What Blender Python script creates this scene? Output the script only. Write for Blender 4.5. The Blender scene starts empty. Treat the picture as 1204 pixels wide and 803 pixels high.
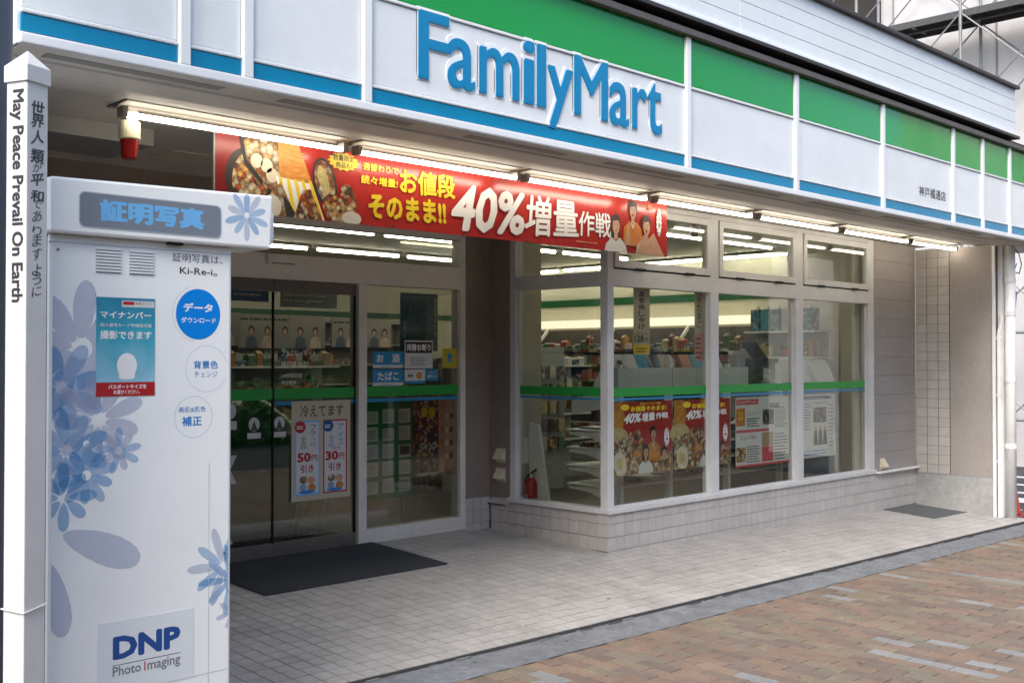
import bpy, math, random
from mathutils import Vector, Matrix
random.seed(7)
S = bpy.context.scene
C = S.collection
R = math.radians

# ------------------------------------------------------------------ camera, world, sun, exposure
cam_d = bpy.data.cameras.new('camera'); cam = bpy.data.objects.new('camera', cam_d); C.objects.link(cam)
CAM = Vector((-6.5495, -5.5244, 1.503)); YAW = R(45.1); PITCH = math.atan(19.5/1298)
fwd = Vector((math.cos(YAW)*math.cos(PITCH), math.sin(YAW)*math.cos(PITCH), math.sin(PITCH)))
cam.location = CAM; cam.rotation_euler = fwd.to_track_quat('-Z', 'Y').to_euler()
cam_d.sensor_width = 36; cam_d.lens = 1298/1204*36; cam_d.clip_end = 600; cam_d.clip_start = 0.05
S.camera = cam
W = bpy.data.worlds.new('World'); S.world = W; W.use_nodes = True
nt = W.node_tree; bg = nt.nodes['Background']
sky = nt.nodes.new('ShaderNodeTexSky'); sky.sky_type = 'NISHITA'; sky.sun_disc = False
SUN_EL, SUN_AZ = R(48), R(205)          # azimuth: direction towards the sun, from +x counter-clockwise
sky.sun_elevation = SUN_EL; sky.sun_rotation = math.pi/2 - SUN_AZ
sky.air_density = 1.0; sky.dust_density = 2.5; sky.ozone_density = .7
nt.links.new(sky.outputs[0], bg.inputs[0]); bg.inputs[1].default_value = 0.11
sd = bpy.data.lights.new('sun', 'SUN'); sun = bpy.data.objects.new('sun', sd); C.objects.link(sun)
sd.energy = 0.85; sd.angle = R(30); sd.color = (1, .97, .92)
sun.rotation_euler = (-Vector((math.cos(SUN_AZ)*math.cos(SUN_EL), math.sin(SUN_AZ)*math.cos(SUN_EL), math.sin(SUN_EL)))).to_track_quat('-Z', 'Y').to_euler()
S.view_settings.view_transform = 'Standard'; S.view_settings.look = 'None'
S.view_settings.exposure = 1.8; S.view_settings.gamma = 1
S.render.engine = 'CYCLES'
try:
    S.cycles.use_denoising = True; S.cycles.max_bounces = 7; S.cycles.transparent_max_bounces = 12
    S.cycles.diffuse_bounces = 4; S.cycles.sample_clamp_indirect = 6; S.cycles.caustics_reflective = False
except Exception: pass

# ------------------------------------------------------------------ materials
MT = {}
def mat(name, col, rough=.6, var=0.0, scale=8, bump=0.0, metal=0.0, emit=0.0, spec=.5, stain=0.0, rnd=0.0, sscale=1.3, stretch=None):
    if name in MT: return MT[name]
    m = bpy.data.materials.new(name); m.use_nodes = True; n = m.node_tree.nodes; l = m.node_tree.links
    b = n['Principled BSDF']; b.inputs['Roughness'].default_value = rough; b.inputs['Metallic'].default_value = metal
    b.inputs['Specular IOR Level'].default_value = spec
    b.inputs['Base Color'].default_value = (*col, 1)
    src = None
    if var or bump or stain or rnd:
        tc = n.new('ShaderNodeTexCoord'); geo = n.new('ShaderNodeNewGeometry')
        pos = geo.outputs['Position']
        if stretch:
            mp = n.new('ShaderNodeMapping'); mp.inputs['Scale'].default_value = stretch; l.new(pos, mp.inputs[0]); pos = mp.outputs[0]
        nz = n.new('ShaderNodeTexNoise'); nz.inputs['Scale'].default_value = scale; nz.inputs['Detail'].default_value = 6; l.new(pos, nz.inputs['Vector'])
        hs = n.new('ShaderNodeHueSaturation'); hs.inputs['Color'].default_value = (*col, 1)
        mr = n.new('ShaderNodeMapRange'); mr.inputs[1].default_value = .25; mr.inputs[2].default_value = .75
        mr.inputs[3].default_value = 1-var; mr.inputs[4].default_value = 1+var; l.new(nz.outputs[0], mr.inputs[0])
        val = mr.outputs[0]
        if rnd:
            oi = n.new('ShaderNodeObjectInfo'); m2 = n.new('ShaderNodeMapRange'); m2.inputs[3].default_value = 1-rnd; m2.inputs[4].default_value = 1+rnd
            l.new(oi.outputs['Random'], m2.inputs[0]); mu = n.new('ShaderNodeMath'); mu.operation = 'MULTIPLY'; l.new(val, mu.inputs[0]); l.new(m2.outputs[0], mu.inputs[1]); val = mu.outputs[0]
        if stain:
            n2 = n.new('ShaderNodeTexNoise'); n2.inputs['Scale'].default_value = sscale; n2.inputs['Detail'].default_value = 8; n2.inputs['Roughness'].default_value = .7; l.new(geo.outputs['Position'], n2.inputs['Vector'])
            m3 = n.new('ShaderNodeMapRange'); m3.inputs[1].default_value = .35; m3.inputs[2].default_value = .65; m3.inputs[3].default_value = 1-stain; m3.inputs[4].default_value = 1+stain*.4
            l.new(n2.outputs[0], m3.inputs[0]); mu = n.new('ShaderNodeMath'); mu.operation = 'MULTIPLY'; l.new(val, mu.inputs[0]); l.new(m3.outputs[0], mu.inputs[1]); val = mu.outputs[0]
        l.new(val, hs.inputs['Value']); l.new(hs.outputs[0], b.inputs['Base Color'])
        if bump:
            bp = n.new('ShaderNodeBump'); bp.inputs['Strength'].default_value = bump; bp.inputs['Distance'].default_value = .01
            n3 = n.new('ShaderNodeTexNoise'); n3.inputs['Scale'].default_value = scale*6; n3.inputs['Detail'].default_value = 4; l.new(pos, n3.inputs['Vector'])
            l.new(n3.outputs[0], bp.inputs['Height']); l.new(bp.outputs[0], b.inputs['Normal'])
    if emit:
        b.inputs['Emission Color'].default_value = (*col, 1); b.inputs['Emission Strength'].default_value = emit
    MT[name] = m; return m
def glass(name, tint, refl=1.0, rough=0.0):
    m = bpy.data.materials.new(name); m.use_nodes = True; n = m.node_tree.nodes; l = m.node_tree.links
    n.remove(n['Principled BSDF']); out = n['Material Output']
    tr = n.new('ShaderNodeBsdfTransparent'); tr.inputs[0].default_value = (*tint, 1)
    gl = n.new('ShaderNodeBsdfGlossy'); gl.inputs['Roughness'].default_value = rough
    fr = n.new('ShaderNodeLayerWeight'); fr.inputs['Blend'].default_value = .5      # facing = 1 - |cos|
    pw = n.new('ShaderNodeMath'); pw.operation = 'POWER'; pw.inputs[1].default_value = 5
    mu = n.new('ShaderNodeMath'); mu.operation = 'MULTIPLY_ADD'; mu.inputs[1].default_value = .96*refl; mu.inputs[2].default_value = .04*refl; mu.use_clamp = True
    mx = n.new('ShaderNodeMixShader'); l.new(fr.outputs['Facing'], pw.inputs[0]); l.new(pw.outputs[0], mu.inputs[0]); l.new(mu.outputs[0], mx.inputs[0])
    l.new(tr.outputs[0], mx.inputs[1]); l.new(gl.outputs[0], mx.inputs[2]); l.new(mx.outputs[0], out.inputs[0])
    MT[name] = m; return m
def cells(name, stops, scale=30, rough=.5, stretch=(1,1,1), noise=.25):
    """flat print: patches of many colours"""
    m = bpy.data.materials.new(name); m.use_nodes = True; n = m.node_tree.nodes; l = m.node_tree.links
    b = n['Principled BSDF']; b.inputs['Roughness'].default_value = rough
    g = n.new('ShaderNodeNewGeometry'); mp = n.new('ShaderNodeMapping'); mp.inputs['Scale'].default_value = stretch; l.new(g.outputs['Position'], mp.inputs[0])
    v = n.new('ShaderNodeTexVoronoi'); v.inputs['Scale'].default_value = scale; l.new(mp.outputs[0], v.inputs['Vector'])
    r = n.new('ShaderNodeValToRGB'); r.color_ramp.interpolation = 'CONSTANT'
    sp = n.new('ShaderNodeSeparateColor'); l.new(v.outputs['Color'], sp.inputs[0]); l.new(sp.outputs[0], r.inputs[0])
    while len(r.color_ramp.elements) < len(stops): r.color_ramp.elements.new(.5)
    for i, c in enumerate(stops):
        r.color_ramp.elements[i].position = i/len(stops); r.color_ramp.elements[i].color = (*c, 1)
    nz = n.new('ShaderNodeTexNoise'); nz.inputs['Scale'].default_value = scale*1.6; nz.inputs['Detail'].default_value = 5; l.new(mp.outputs[0], nz.inputs['Vector'])
    mr = n.new('ShaderNodeMapRange'); mr.inputs[1].default_value = .3; mr.inputs[2].default_value = .7; mr.inputs[3].default_value = 1-noise*2; mr.inputs[4].default_value = 1+noise; l.new(nz.outputs[0], mr.inputs[0])
    ds = n.new('ShaderNodeMapRange'); ds.inputs[1].default_value = .1; ds.inputs[2].default_value = .75; ds.inputs[3].default_value = 1.35; ds.inputs[4].default_value = .35; l.new(v.outputs['Distance'], ds.inputs[0])  # lighter centres and darker edges paint rounded shading into each patch
    mm = n.new('ShaderNodeMath'); mm.operation = 'MULTIPLY'; l.new(mr.outputs[0], mm.inputs[0]); l.new(ds.outputs[0], mm.inputs[1])
    h = n.new('ShaderNodeHueSaturation'); l.new(r.outputs[0], h.inputs['Color']); l.new(mm.outputs[0], h.inputs['Value']); l.new(h.outputs[0], b.inputs['Base Color'])
    MT[name] = m; return m

M = dict(
 white=mat('white_sign_panel', (.82,.86,.87), .32, .02, 3, stain=.07, sscale=2),
 whiteframe=mat('white_sign_frame', (.84,.87,.88), .35, .03, 5),
 blue=mat('blue_sign_stripe', (.003,.235,.43), .28, .05, 5),
 green=mat('green_sign_panel', (.006,.33,.05), .05, .08, .22, bump=1.0, spec=.35),
 logo=mat('blue_logo_plastic', (.003,.24,.49), .4),
 brown=mat('dark_brown_metal', (.045,.037,.034), .45, .15, 6, metal=.3),
 darkgap=mat('black_gap', (.012,.012,.012), .8),
 siding=mat('white_siding', (.76,.81,.84), .55, .03, 40, bump=.05, stain=.05),
 alu=mat('white_aluminium', (.62,.625,.62), .4, .04, 9, stain=.12),
 alud=mat('door_aluminium', (.74,.71,.65), .4, .05, 9, stain=.15),
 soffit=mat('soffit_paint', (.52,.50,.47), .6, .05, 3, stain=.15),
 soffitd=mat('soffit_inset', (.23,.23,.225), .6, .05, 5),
 darkwall=mat('dark_brown_cladding', (.25,.205,.17), .6, .08, 12, stain=.15),
 board=mat('mauve_grey_cladding', (.31,.288,.272), .6, .05, 20, bump=.05, stain=.1, rnd=.03),
 plaster=mat('taupe_plaster', (.34,.31,.285), .8, .06, 30, bump=.15, stain=.14),
 concrete=mat('pale_concrete', (.38,.38,.37), .85, .12, 20, bump=.3, stain=.25),
 kerb=mat('grey_kerb_concrete', (.17,.18,.19), .9, .22, 28, bump=.5, stain=.3, sscale=5),
 walltile=mat('glazed_wall_tile', (.50,.475,.45), .38, .05, 14, stain=.1, rnd=.05),
 endtile=mat('cream_wall_tile', (.46,.44,.41), .4, .05, 14, stain=.1, rnd=.06),
 grout=mat('dark_grout', (.06,.057,.055), .9, .2, 30),
 groutl=mat('grey_grout', (.19,.18,.175), .9, .2, 30),
 tile=mat('floor_tile', (.375,.36,.34), .5, .10, 26, bump=.08, stain=.2, rnd=.06, sscale=2.5),
 mat_=mat('charcoal_mat', (.042,.046,.054), .95, .25, 160, bump=.8),
 slot=mat('slot_black', (.01,.01,.01), .8),
 cream=mat('cream_plastic', (.62,.56,.42), .5),
 redlens=mat('red_lens', (.30,.012,.01), .2, .1, 30),
 steel=mat('galvanised_steel', (.24,.245,.25), .5, .1, 12, metal=.3),
 darksteel=mat('dark_deck_steel', (.08,.078,.076), .6, .2, 20, metal=.3),
 sheet=mat('white_sheeting', (.56,.54,.53), .7, .10, .7, stain=.15, sscale=.35),
 asphalt=mat('asphalt', (.055,.057,.06), .9, .25, 60, bump=.4, stain=.2),
 roadpaint=mat('road_paint', (.75,.75,.75), .7, .1, 20, stain=.15),
 pipe=mat('white_pipe', (.78,.78,.77), .4, .05, 9, stain=.12),
 post=mat('white_post_paint', (.62,.62,.60), .35, .03, 12, stain=.06, sscale=5),
 slate=mat('slate_blue_paint', (.085,.115,.16), .5, .06, 3),
 booth=mat('booth_white', (.84,.87,.86), .3, .02, 4, stain=.03),
 booth_shade=mat('booth_side_shade', (.07,.075,.085), .5),
 screen=mat('booth_sign_grey', (.19,.22,.26), .3),
 ink=mat('black_ink', (.02,.02,.025), .6),
 inkb=mat('brush_ink', (.05,.05,.055), .6),
 petal1=mat('petal_lilac', (.44,.49,.66), .35), petal2=mat('petal_blue', (.10,.34,.66), .35), petal3=mat('petal_mid', (.24,.43,.70), .35), petal4=mat('petal_deep',(.16,.34,.58),.35),
 skyblue=mat('light_blue_letter', (.16,.45,.78), .35),
 brightblue=mat('bright_blue_print', (.0,.22,.70), .35),
 textblue=mat('blue_print', (.02,.20,.55), .4),
 navy=mat('navy_logo', (.012,.07,.28), .35),
 paper=mat('white_paper', (.62,.63,.62), .5),
 papery=mat('cream_paper', (.52,.46,.34), .6),
 printw=mat('white_print', (.80,.80,.80), .5),
 red=mat('red_print', (.40,.018,.02), .35, .12, 5),
 redd=mat('deep_red_print', (.20,.012,.012), .35, .2, 5),
 bannerred=mat('banner_red', (.42,.03,.025), .24, .06, .5, bump=.5),
 yellow=mat('yellow_print', (.80,.58,.02), .45),
 orange=mat('orange_print', (.55,.19,.03), .45, .25, 14),
 pinkp=mat('pink_print', (.58,.30,.22), .5, .2, 20),
 bluep=mat('poster_blue_print', (.02,.25,.50), .45),
 tealp=mat('teal_sky_print', (.06,.30,.42), .4, .35, 14),
 greenb=mat('green_board', (.01,.15,.05), .5),
 gband=mat('green_window_band', (.02,.30,.05), .4), bband=mat('blue_window_band', (.02,.22,.42), .4),
 skin=mat('printed_skin', (.52,.31,.20), .5, .15, 30), hair=mat('printed_hair', (.03,.02,.018), .5), cloth=mat('printed_cloth', (.55,.42,.32), .5, .3, 18),
 crust=mat('printed_crust', (.55,.24,.04), .5, .35, 22),
 shelf=mat('shelf_white', (.70,.72,.69), .4), rackgrey=mat('rack_grey', (.30,.32,.31), .45),
 wallin=mat('interior_cream_wall', (.48,.46,.36), .8, .03, 4), ceilin=mat('interior_ceiling', (.42,.40,.31), .8, .03, 4),
 floorin=mat('interior_floor', (.07,.062,.052), .35, .12, 6, stain=.2),
 ingreen=mat('interior_green_band', (.004,.075,.02), .5),
 darkobj=mat('dark_machine', (.055,.058,.06), .4), midobj=mat('grey_machine', (.24,.25,.25), .4), whiteobj=mat('white_machine', (.58,.60,.62), .4),
 extred=mat('extinguisher_red', (.36,.012,.01), .3), chrome=mat('bright_metal', (.6,.6,.6), .25, metal=1),
 conered=mat('cone_red', (.55,.05,.03), .45),
 opp=mat('opposite_wall', (.12,.11,.10), .8, .2, .6), oppg=mat('opposite_window', (.03,.035,.04), .3), leaf=mat('dark_leaf', (.03,.06,.02), .7, .4, 3), bark=mat('bark', (.09,.07,.05), .9),
 tube=mat('lit_tube', (1,.88,.70), emit=7.5), tubein=mat('lit_tube_indoor', (1,.96,.84), emit=9), caselight=mat('lit_shelf_canopy', (1,.90,.70), emit=.34),
 lighthouse=mat('light_housing', (.20,.19,.175), .6), panel_lit=mat('recessed_panel', (.55,.50,.40), .5),
 teal=mat('teal_pack', (.03,.22,.24), .35, .3, 12),
)
M['glass'] = glass('window_glass', (.92,.93,.89), 1.4)
M['glassd'] = glass('door_glass', (.82,.82,.77), 2.0)
M['food'] = cells('food_print', [(.55,.38,.16),(.40,.08,.02),(.62,.50,.30),(.25,.05,.015),(.60,.30,.06),(.10,.035,.015),(.66,.58,.42)], 34)
M['food2'] = cells('food_print_pale', [(.58,.46,.27),(.42,.24,.10),(.60,.52,.38),(.30,.10,.03),(.52,.33,.12)], 26)
M['flyer'] = cells('flyer_print', [(.35,.03,.03),(.03,.03,.05),(.55,.38,.05),(.03,.04,.12),(.5,.45,.4),(.3,.05,.10)], 40)
M['photo'] = cells('photo_print', [(.04,.04,.045),(.15,.07,.04),(.02,.02,.03),(.25,.22,.20)], 30)
M['covers'] = cells('magazine_covers', [(.55,.56,.55),(.12,.20,.30),(.50,.42,.30),(.35,.10,.10),(.60,.60,.58),(.10,.12,.14),(.15,.30,.32)], 9, stretch=(1,.01,.7))
M['hang'] = cells('hanging_goods', [(.20,.19,.17),(.10,.09,.08),(.28,.26,.22),(.06,.05,.05),(.22,.10,.07)], 16)

for k_ in ('petal1','petal2','petal3','petal4'): M[k_].node_tree.nodes['Principled BSDF'].inputs['Alpha'].default_value=.45
# ------------------------------------------------------------------ objects
def tag(o, label=None, cat=None, group=None, kind=None):
    if label: o['label'] = label
    if cat: o['category'] = cat
    if group: o['group'] = group
    if kind: o['kind'] = kind
    return o
def thing(name, label, cat, loc=(0,0,0), group=None, rz=0):
    o = bpy.data.objects.new(name, None); C.objects.link(o); o.location = loc; o.rotation_euler = (0,0,rz); o.empty_display_size = .1
    return tag(o, label, cat, group)
def wloc(o):
    v = Vector((0,0,0))
    while o: v += o.location; o = o.parent
    return v
def link(name, me, parent=None, loc=None, rot=None):
    o = bpy.data.objects.new(name, me); C.objects.link(o)
    if parent: o.parent = parent
    if loc is not None: o.location = loc
    if rot is not None: o.rotation_euler = rot
    return o
class MB:
    def __init__(s): s.v=[]; s.f=[]; s.m=[]; s.mats=[]
    def _mi(s, m):
        if m not in s.mats: s.mats.append(m)
        return s.mats.index(m)
    def add(s, v, f, m):
        b=len(s.v); s.v += [tuple(p) for p in v]; k=s._mi(m)
        for q in f: s.f.append(tuple(b+i for i in q)); s.m.append(k)
        return s
    def box(s, x0,x1,y0,y1,z0,z1, m):
        if x0>x1: x0,x1=x1,x0
        if y0>y1: y0,y1=y1,y0
        if z0>z1: z0,z1=z1,z0
        return s.add([(x0,y0,z0),(x1,y0,z0),(x1,y1,z0),(x0,y1,z0),(x0,y0,z1),(x1,y0,z1),(x1,y1,z1),(x0,y1,z1)],
                     [(0,3,2,1),(4,5,6,7),(0,1,5,4),(1,2,6,5),(2,3,7,6),(3,0,4,7)], m)
    def extr(s, pts, d, m):
        """closed 3-D outline pts extruded by vector d"""
        n=len(pts); a=[Vector(p) for p in pts]; b=[p+Vector(d) for p in a]
        return s.add(a+b, [tuple(range(n))[::-1], tuple(range(n,2*n))]+[(i,(i+1)%n,n+(i+1)%n,n+i) for i in range(n)], m)
    def tube(s, p, q, r, m, n=8, r2=None, cap=True):
        p=Vector(p); q=Vector(q); d=(q-p); L=d.length
        if L<1e-6: return s
        d/=L; u=d.orthogonal().normalized(); w=d.cross(u); r2=r if r2 is None else r2
        v=[p+(u*math.cos(2*math.pi*i/n)+w*math.sin(2*math.pi*i/n))*r for i in range(n)]+[q+(u*math.cos(2*math.pi*i/n)+w*math.sin(2*math.pi*i/n))*r2 for i in range(n)]
        f=[(i,(i+1)%n,n+(i+1)%n,n+i) for i in range(n)]
        if cap: f += [tuple(range(n))[::-1], tuple(range(n,2*n))]
        return s.add(v,f,m)
    def path(s, pts, r, m, n=6):
        for a,b in zip(pts,pts[1:]): s.tube(a,b,r,m,n)
        return s
    def lathe(s, c, prof, m, n=16):
        v=[]; f=[]; k=len(prof)
        for (r,z) in prof:
            for i in range(n): v.append((c[0]+r*math.cos(2*math.pi*i/n), c[1]+r*math.sin(2*math.pi*i/n), c[2]+z))
        for j in range(k-1):
            for i in range(n): f.append((j*n+i, j*n+(i+1)%n, (j+1)*n+(i+1)%n, (j+1)*n+i))
        f += [tuple(range(n))[::-1], tuple(range((k-1)*n, k*n))]
        return s.add(v,f,m)
    def ellipsoid(s, c, r, m, n=10, k=6):
        v=[]; f=[]
        for j in range(k+1):
            t=math.pi*j/k
            for i in range(n):
                a=2*math.pi*i/n; v.append((c[0]+r[0]*math.sin(t)*math.cos(a), c[1]+r[1]*math.sin(t)*math.sin(a), c[2]+r[2]*math.cos(t)))
        for j in range(k):
            for i in range(n): f.append((j*n+i,(j+1)*n+i,(j+1)*n+(i+1)%n,j*n+(i+1)%n))
        return s.add(v,f,m)
    def build(s, name, parent=None, bevel=0, smooth=False, local=False, seg=2):
        off = wloc(parent) if parent is not None and not local else Vector((0,0,0))
        me = bpy.data.meshes.new(name); me.from_pydata([tuple(Vector(p)-off) for p in s.v], [], s.f)
        for m in s.mats: me.materials.append(m)
        for p,k in zip(me.polygons, s.m): p.material_index = k; p.use_smooth = smooth
        me.update()
        o = link(name, me, parent)
        if bevel:
            b=o.modifiers.new('bevel','BEVEL'); b.width=bevel; b.segments=seg; b.limit_method='ANGLE'; b.harden_normals=False
        return o
def bx(name, dims, m, parent=None, bevel=0):
    return MB().box(*dims, m).build(name, parent, bevel)

_tc={}
def tgeo(s, bold=0.0, ext=0.0, res=2):
    """glyph outlines as (verts, faces, bbox); heavier weights are a union of shifted copies"""
    k=(s,bold,ext,res)
    if k in _tc: return _tc[k]
    c=bpy.data.curves.new('t','FONT'); c.body=s; c.size=1; c.offset=0; c.resolution_u=res; c.extrude=ext
    o=bpy.data.objects.new('t',c); C.objects.link(o); me=o.to_mesh()
    v=[tuple(p.co) for p in me.vertices]; f=[tuple(p.vertices) for p in me.polygons]
    o.to_mesh_clear(); bpy.data.objects.remove(o); bpy.data.curves.remove(c)
    if not v: v=[(0,0,0)]; f=[]
    bb=(min(p[0] for p in v),min(p[1] for p in v),max(p[0] for p in v),max(p[1] for p in v))
    if bold>0:
        nb=8 if bold>=.03 else 4; V=[]; F_=[]
        for i in range(nb+1):
            a=2*math.pi*i/nb+.3; dx,dy=(0,0) if i==nb else (bold*math.cos(a),bold*math.sin(a)); n0=len(V)
            if ext and i<nb: dx,dy=[(-1,-1),(0,-1),(1,-1),(1,0),(1,1),(0,1),(-1,1),(-1,0)][i]; dx*=bold; dy*=bold
            V+=[(p[0]+dx,p[1]+dy,p[2]+(i*.0004 if ext and p[2]>0 else 0)+(0 if ext else i*.09)) for p in v]; F_+=[tuple(n0+t for t in q) for q in f]
        v,f=V,F_; bb=(bb[0]-bold,bb[1]-bold,bb[2]+bold,bb[3]+bold)
    _tc[k]=(v,f,bb); return _tc[k]
class Flat:
    """flat print on a plane: O origin (world), U right, V up; layers lie 0.35 mm apart; items are sorted into named parts"""
    def __init__(s, O, U, V, step=.00035): s.O=Vector(O); s.U=Vector(U).normalized(); s.V=Vector(V).normalized(); s.N=s.U.cross(s.V); s.parts={}; s.step=step; s.order=[]
    su=1.0; vmin=-1e9
    def P(s,u,v,L): return s.O+s.U*(u*s.su)+s.V*max(v,s.vmin)+s.N*(L*s.step)
    cnt=0
    def mb(s,part,new=False,L=0):
        if part=='picture': part='picture#%d'%int(L)
        if part=='print': Flat.cnt+=1; part='print#p%d'%Flat.cnt
        if new: Flat.cnt+=1; part='%s#t%d'%(part,Flat.cnt)
        if part not in s.parts: s.parts[part]=MB(); s.order.append(part)
        return s.parts[part]
    def poly(s, pts, m, L=1, part='print'):
        s.mb(part,False,L).add([s.P(u,v,L) for u,v in pts],[tuple(range(len(pts)))],m); return s
    def slab(s,u0,v0,u1,v1,m,th=.0012,part='sheet'):
        s.mb(part).extr([s.P(u,v,0) for u,v in ((u0,v0),(u1,v0),(u1,v1),(u0,v1))][::-1], -s.N*th, m) ; return s
    def rect(s,u0,v0,u1,v1,m,L=1,part='print'): return s.poly([(u0,v0),(u1,v0),(u1,v1),(u0,v1)],m,L,part)
    def ell(s,u,v,a,b,m,L=1,part='print',n=24,rot=0,t0=0,t1=2*math.pi):
        pts=[]
        for i in range(n):
            t=t0+(t1-t0)*i/n; x=a*math.cos(t); y=b*math.sin(t); pts.append((u+x*math.cos(rot)-y*math.sin(rot), v+x*math.sin(rot)+y*math.cos(rot)))
        return s.poly(pts,m,L,part)
    def star(s,u,v,a,b,k,m,L=1,part='print',q=.82):
        return s.poly([(u+a*(1 if i%2==0 else q)*math.cos(math.pi*i/k), v+b*(1 if i%2==0 else q)*math.sin(math.pi*i/k)) for i in range(2*k)],m,L,part)
    def text(s,body,u0,v0,u1,v1,m,L=3,part='lettering',bold=.015,skew=0,quad=None,new=True):
        v,f,bb=tgeo(body,bold); w=bb[2]-bb[0] or 1; h=bb[3]-bb[1] or 1
        out=[]
        for p in v:
            a=(p[0]-bb[0])/w; b=(p[1]-bb[1])/h
            if quad:   # bl, br, tr, tl
                bl,br,tr,tl=quad
                uu=(bl[0]*(1-a)+br[0]*a)*(1-b)+(tl[0]*(1-a)+tr[0]*a)*b; vv=(bl[1]*(1-a)+br[1]*a)*(1-b)+(tl[1]*(1-a)+tr[1]*a)*b
            else: uu=u0+(u1-u0)*a+skew*(b-.5); vv=v0+(v1-v0)*b
            out.append(s.P(uu,vv,L+p[2]))
        s.mb(part,new,L).add(out,f,m); return s
    def vtext(s,body,u0,v0,u1,v1,m,L=3,part='lettering',bold=.015):
        n=len(body); h=(v1-v0)/n; Flat.cnt+=1; part='%s#v%d'%(part,Flat.cnt)
        for i,ch in enumerate(body):
            top=v1-i*h
            if ch in ' 　': continue
            if ch in 'ー': s.rect((u0*.55+u1*.45),top-h*.9,(u0*.45+u1*.55),top-h*.12,m,L,part); continue
            if ch in 'ッャ': s.text(ch,u0+(u1-u0)*.35,top-h*.75,u1-(u1-u0)*.05,top-h*.2,m,L,part,bold,new=False); continue
            s.text(ch,u0,top-h*.94,u1,top-h*.06,m,L,part,bold,new=False)
        return s
    def lines(s,u0,v0,u1,v1,n,m,L=2,fill=.45,part='lettering',rag=.25):
        h=(v1-v0)/n; Flat.cnt+=1; part='%s#l%d'%(part,Flat.cnt)
        for i in range(n):
            u=u0
            end=u1-(u1-u0)*random.random()*rag
            while u<end:
                w=min((u1-u0)*random.uniform(.06,.22), end-u); s.rect(u,v0+i*h,u+w*.85,v0+i*h+h*fill,m,L,part); u+=w
        return s
    def build(s,name,label=None,cat=None,group=None,parent=None):
        root=None
        for p in s.order:
            if root is None: root=s.parts[p].build(name,parent); tag(root,label,cat,group)
            else: s.parts[p].build(p.split('#')[0],root)
        return root

def proj(x,y,z):
    w=Vector((x,y,z))-CAM; r=Vector((math.sin(YAW),-math.cos(YAW),0)); u=r.cross(fwd); d=w.dot(fwd)
    return (602+1298*w.dot(r)/d, 401.5-1298*w.dot(u)/d, d) if d>.1 else (-1e4,-1e4,d)
ORD=['first','second','third','fourth','fifth','sixth','seventh','eighth','ninth','tenth','eleventh','twelfth']

# ------------------------------------------------------------------ ground
def zedge(x): return -.112-.0135*x
def zf(x,y):
    z0 = -.021*x if x>0 else 0.0
    z1 = .072 if x<-.3 else (.05 if x<=0 else .05-.021*x)
    if y<=0: t=(y+1.15)/1.15; return zedge(x)*(1-t)+z0*t
    t=min(y/1.32,1); return z0*(1-t)+z1*t
def zs(x,y): return zedge(min(x,9))-.030-.004*min(max(x+3,0),8)*.3+.012*(y+1.15)
def grid(name, xs, ys, fn, m, kind='structure', parent=None, thick=None):
    v=[(x,y,fn(x,y)) for y in ys for x in xs]; nx=len(xs)
    f=[(j*nx+i,j*nx+i+1,(j+1)*nx+i+1,(j+1)*nx+i) for j in range(len(ys)-1) for i in range(nx-1)]
    b=MB(); b.add(v,f,m)
    if thick:   # front skirt
        y=ys[0]; b.add([(x,y,fn(x,y)) for x in xs]+[(x,y,fn(x,y)-thick) for x in xs],[(nx+i,nx+i+1,i+1,i) for i in range(nx-1)],m)
    return tag(b.build(name,parent),kind=kind)
fr=lambda a,b,n:[a+(b-a)*i/n for i in range(n+1)]
gr=MB(); gr.add([(-300,-300,-.75),(300,-300,-.75),(300,300,-.75),(-300,300,-.75)],[(0,1,2,3)],M['asphalt']); tag(gr.build('ground'),kind='structure')
# side street to the right of the shop and the road in front of the pavement
rd=MB(); rd.box(5.75,40,-1.15,60,-.75,-.262,M['asphalt']); tag(rd.build('side_street'),kind='structure')
rd=MB(); rd.box(-60,60,-16,-7.2,-.74,-.36,M['asphalt']); tag(rd.build('front_road'),kind='structure')
for i,(x0,x1,y0,y1) in enumerate([(6.6,6.75,-.6,5),(7.4,7.85,-.7,6),(8.35,8.5,-.8,6),(9.3,9.42,-.9,7),(10.3,10.45,-1,6)]):
    mk=MB().box(x0,x1,y0,y1,-.262,-.258,M['roadpaint']).build('road_marking'); tag(mk,kind='structure')

# tiled platform: mortar bed + tiles
plat=grid('tiled_platform', fr(-5.2,5.5,24), [-1.15,-.9,-.6,-.3,0,.35,.7,1.05,1.34], lambda x,y:zf(x,y)-.004, M['grout'], thick=.06)
TP=.1
cand=[]
for i in range(-52,55):
    for j in range(0,25):
        x0=i*TP; y0=-1.15+j*TP; x=x0+TP/2; y=y0+TP/2
        if x>0 and y0>-.02: continue
        if x>5.32 and y>-.98: continue
        if x>5.5: continue
        px,py,d=proj(x,y,zf(x,y)); vis = d>0 and 268<px<1204 and py<812
        cand.append((d if vis else 99,x,y))
cand.sort()
tm=MB(); a=.0470
tm.add([(-a,-a,-.004),(a,-a,-.004),(a,a,-.004),(-a,a,-.004),(-a,-a,.0002),(a,-a,.0002),(a,a,.0002),(-a,a,.0002),(-a+.003,-a+.003,.0015),(a-.003,-a+.003,.0015),(a-.003,a-.003,.0015),(-a+.003,a-.003,.0015)],
       [(8,9,10,11)]+[(k,(k+1)%4,4+(k+1)%4,4+k) for k in range(4)]+[(4+k,4+(k+1)%4,8+(k+1)%4,8+k) for k in range(4)],M['tile'])
tme=bpy.data.meshes.new('floor_tile'); tme.from_pydata(tm.v,[],tm.f); tme.materials.append(M['tile'])
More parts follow.
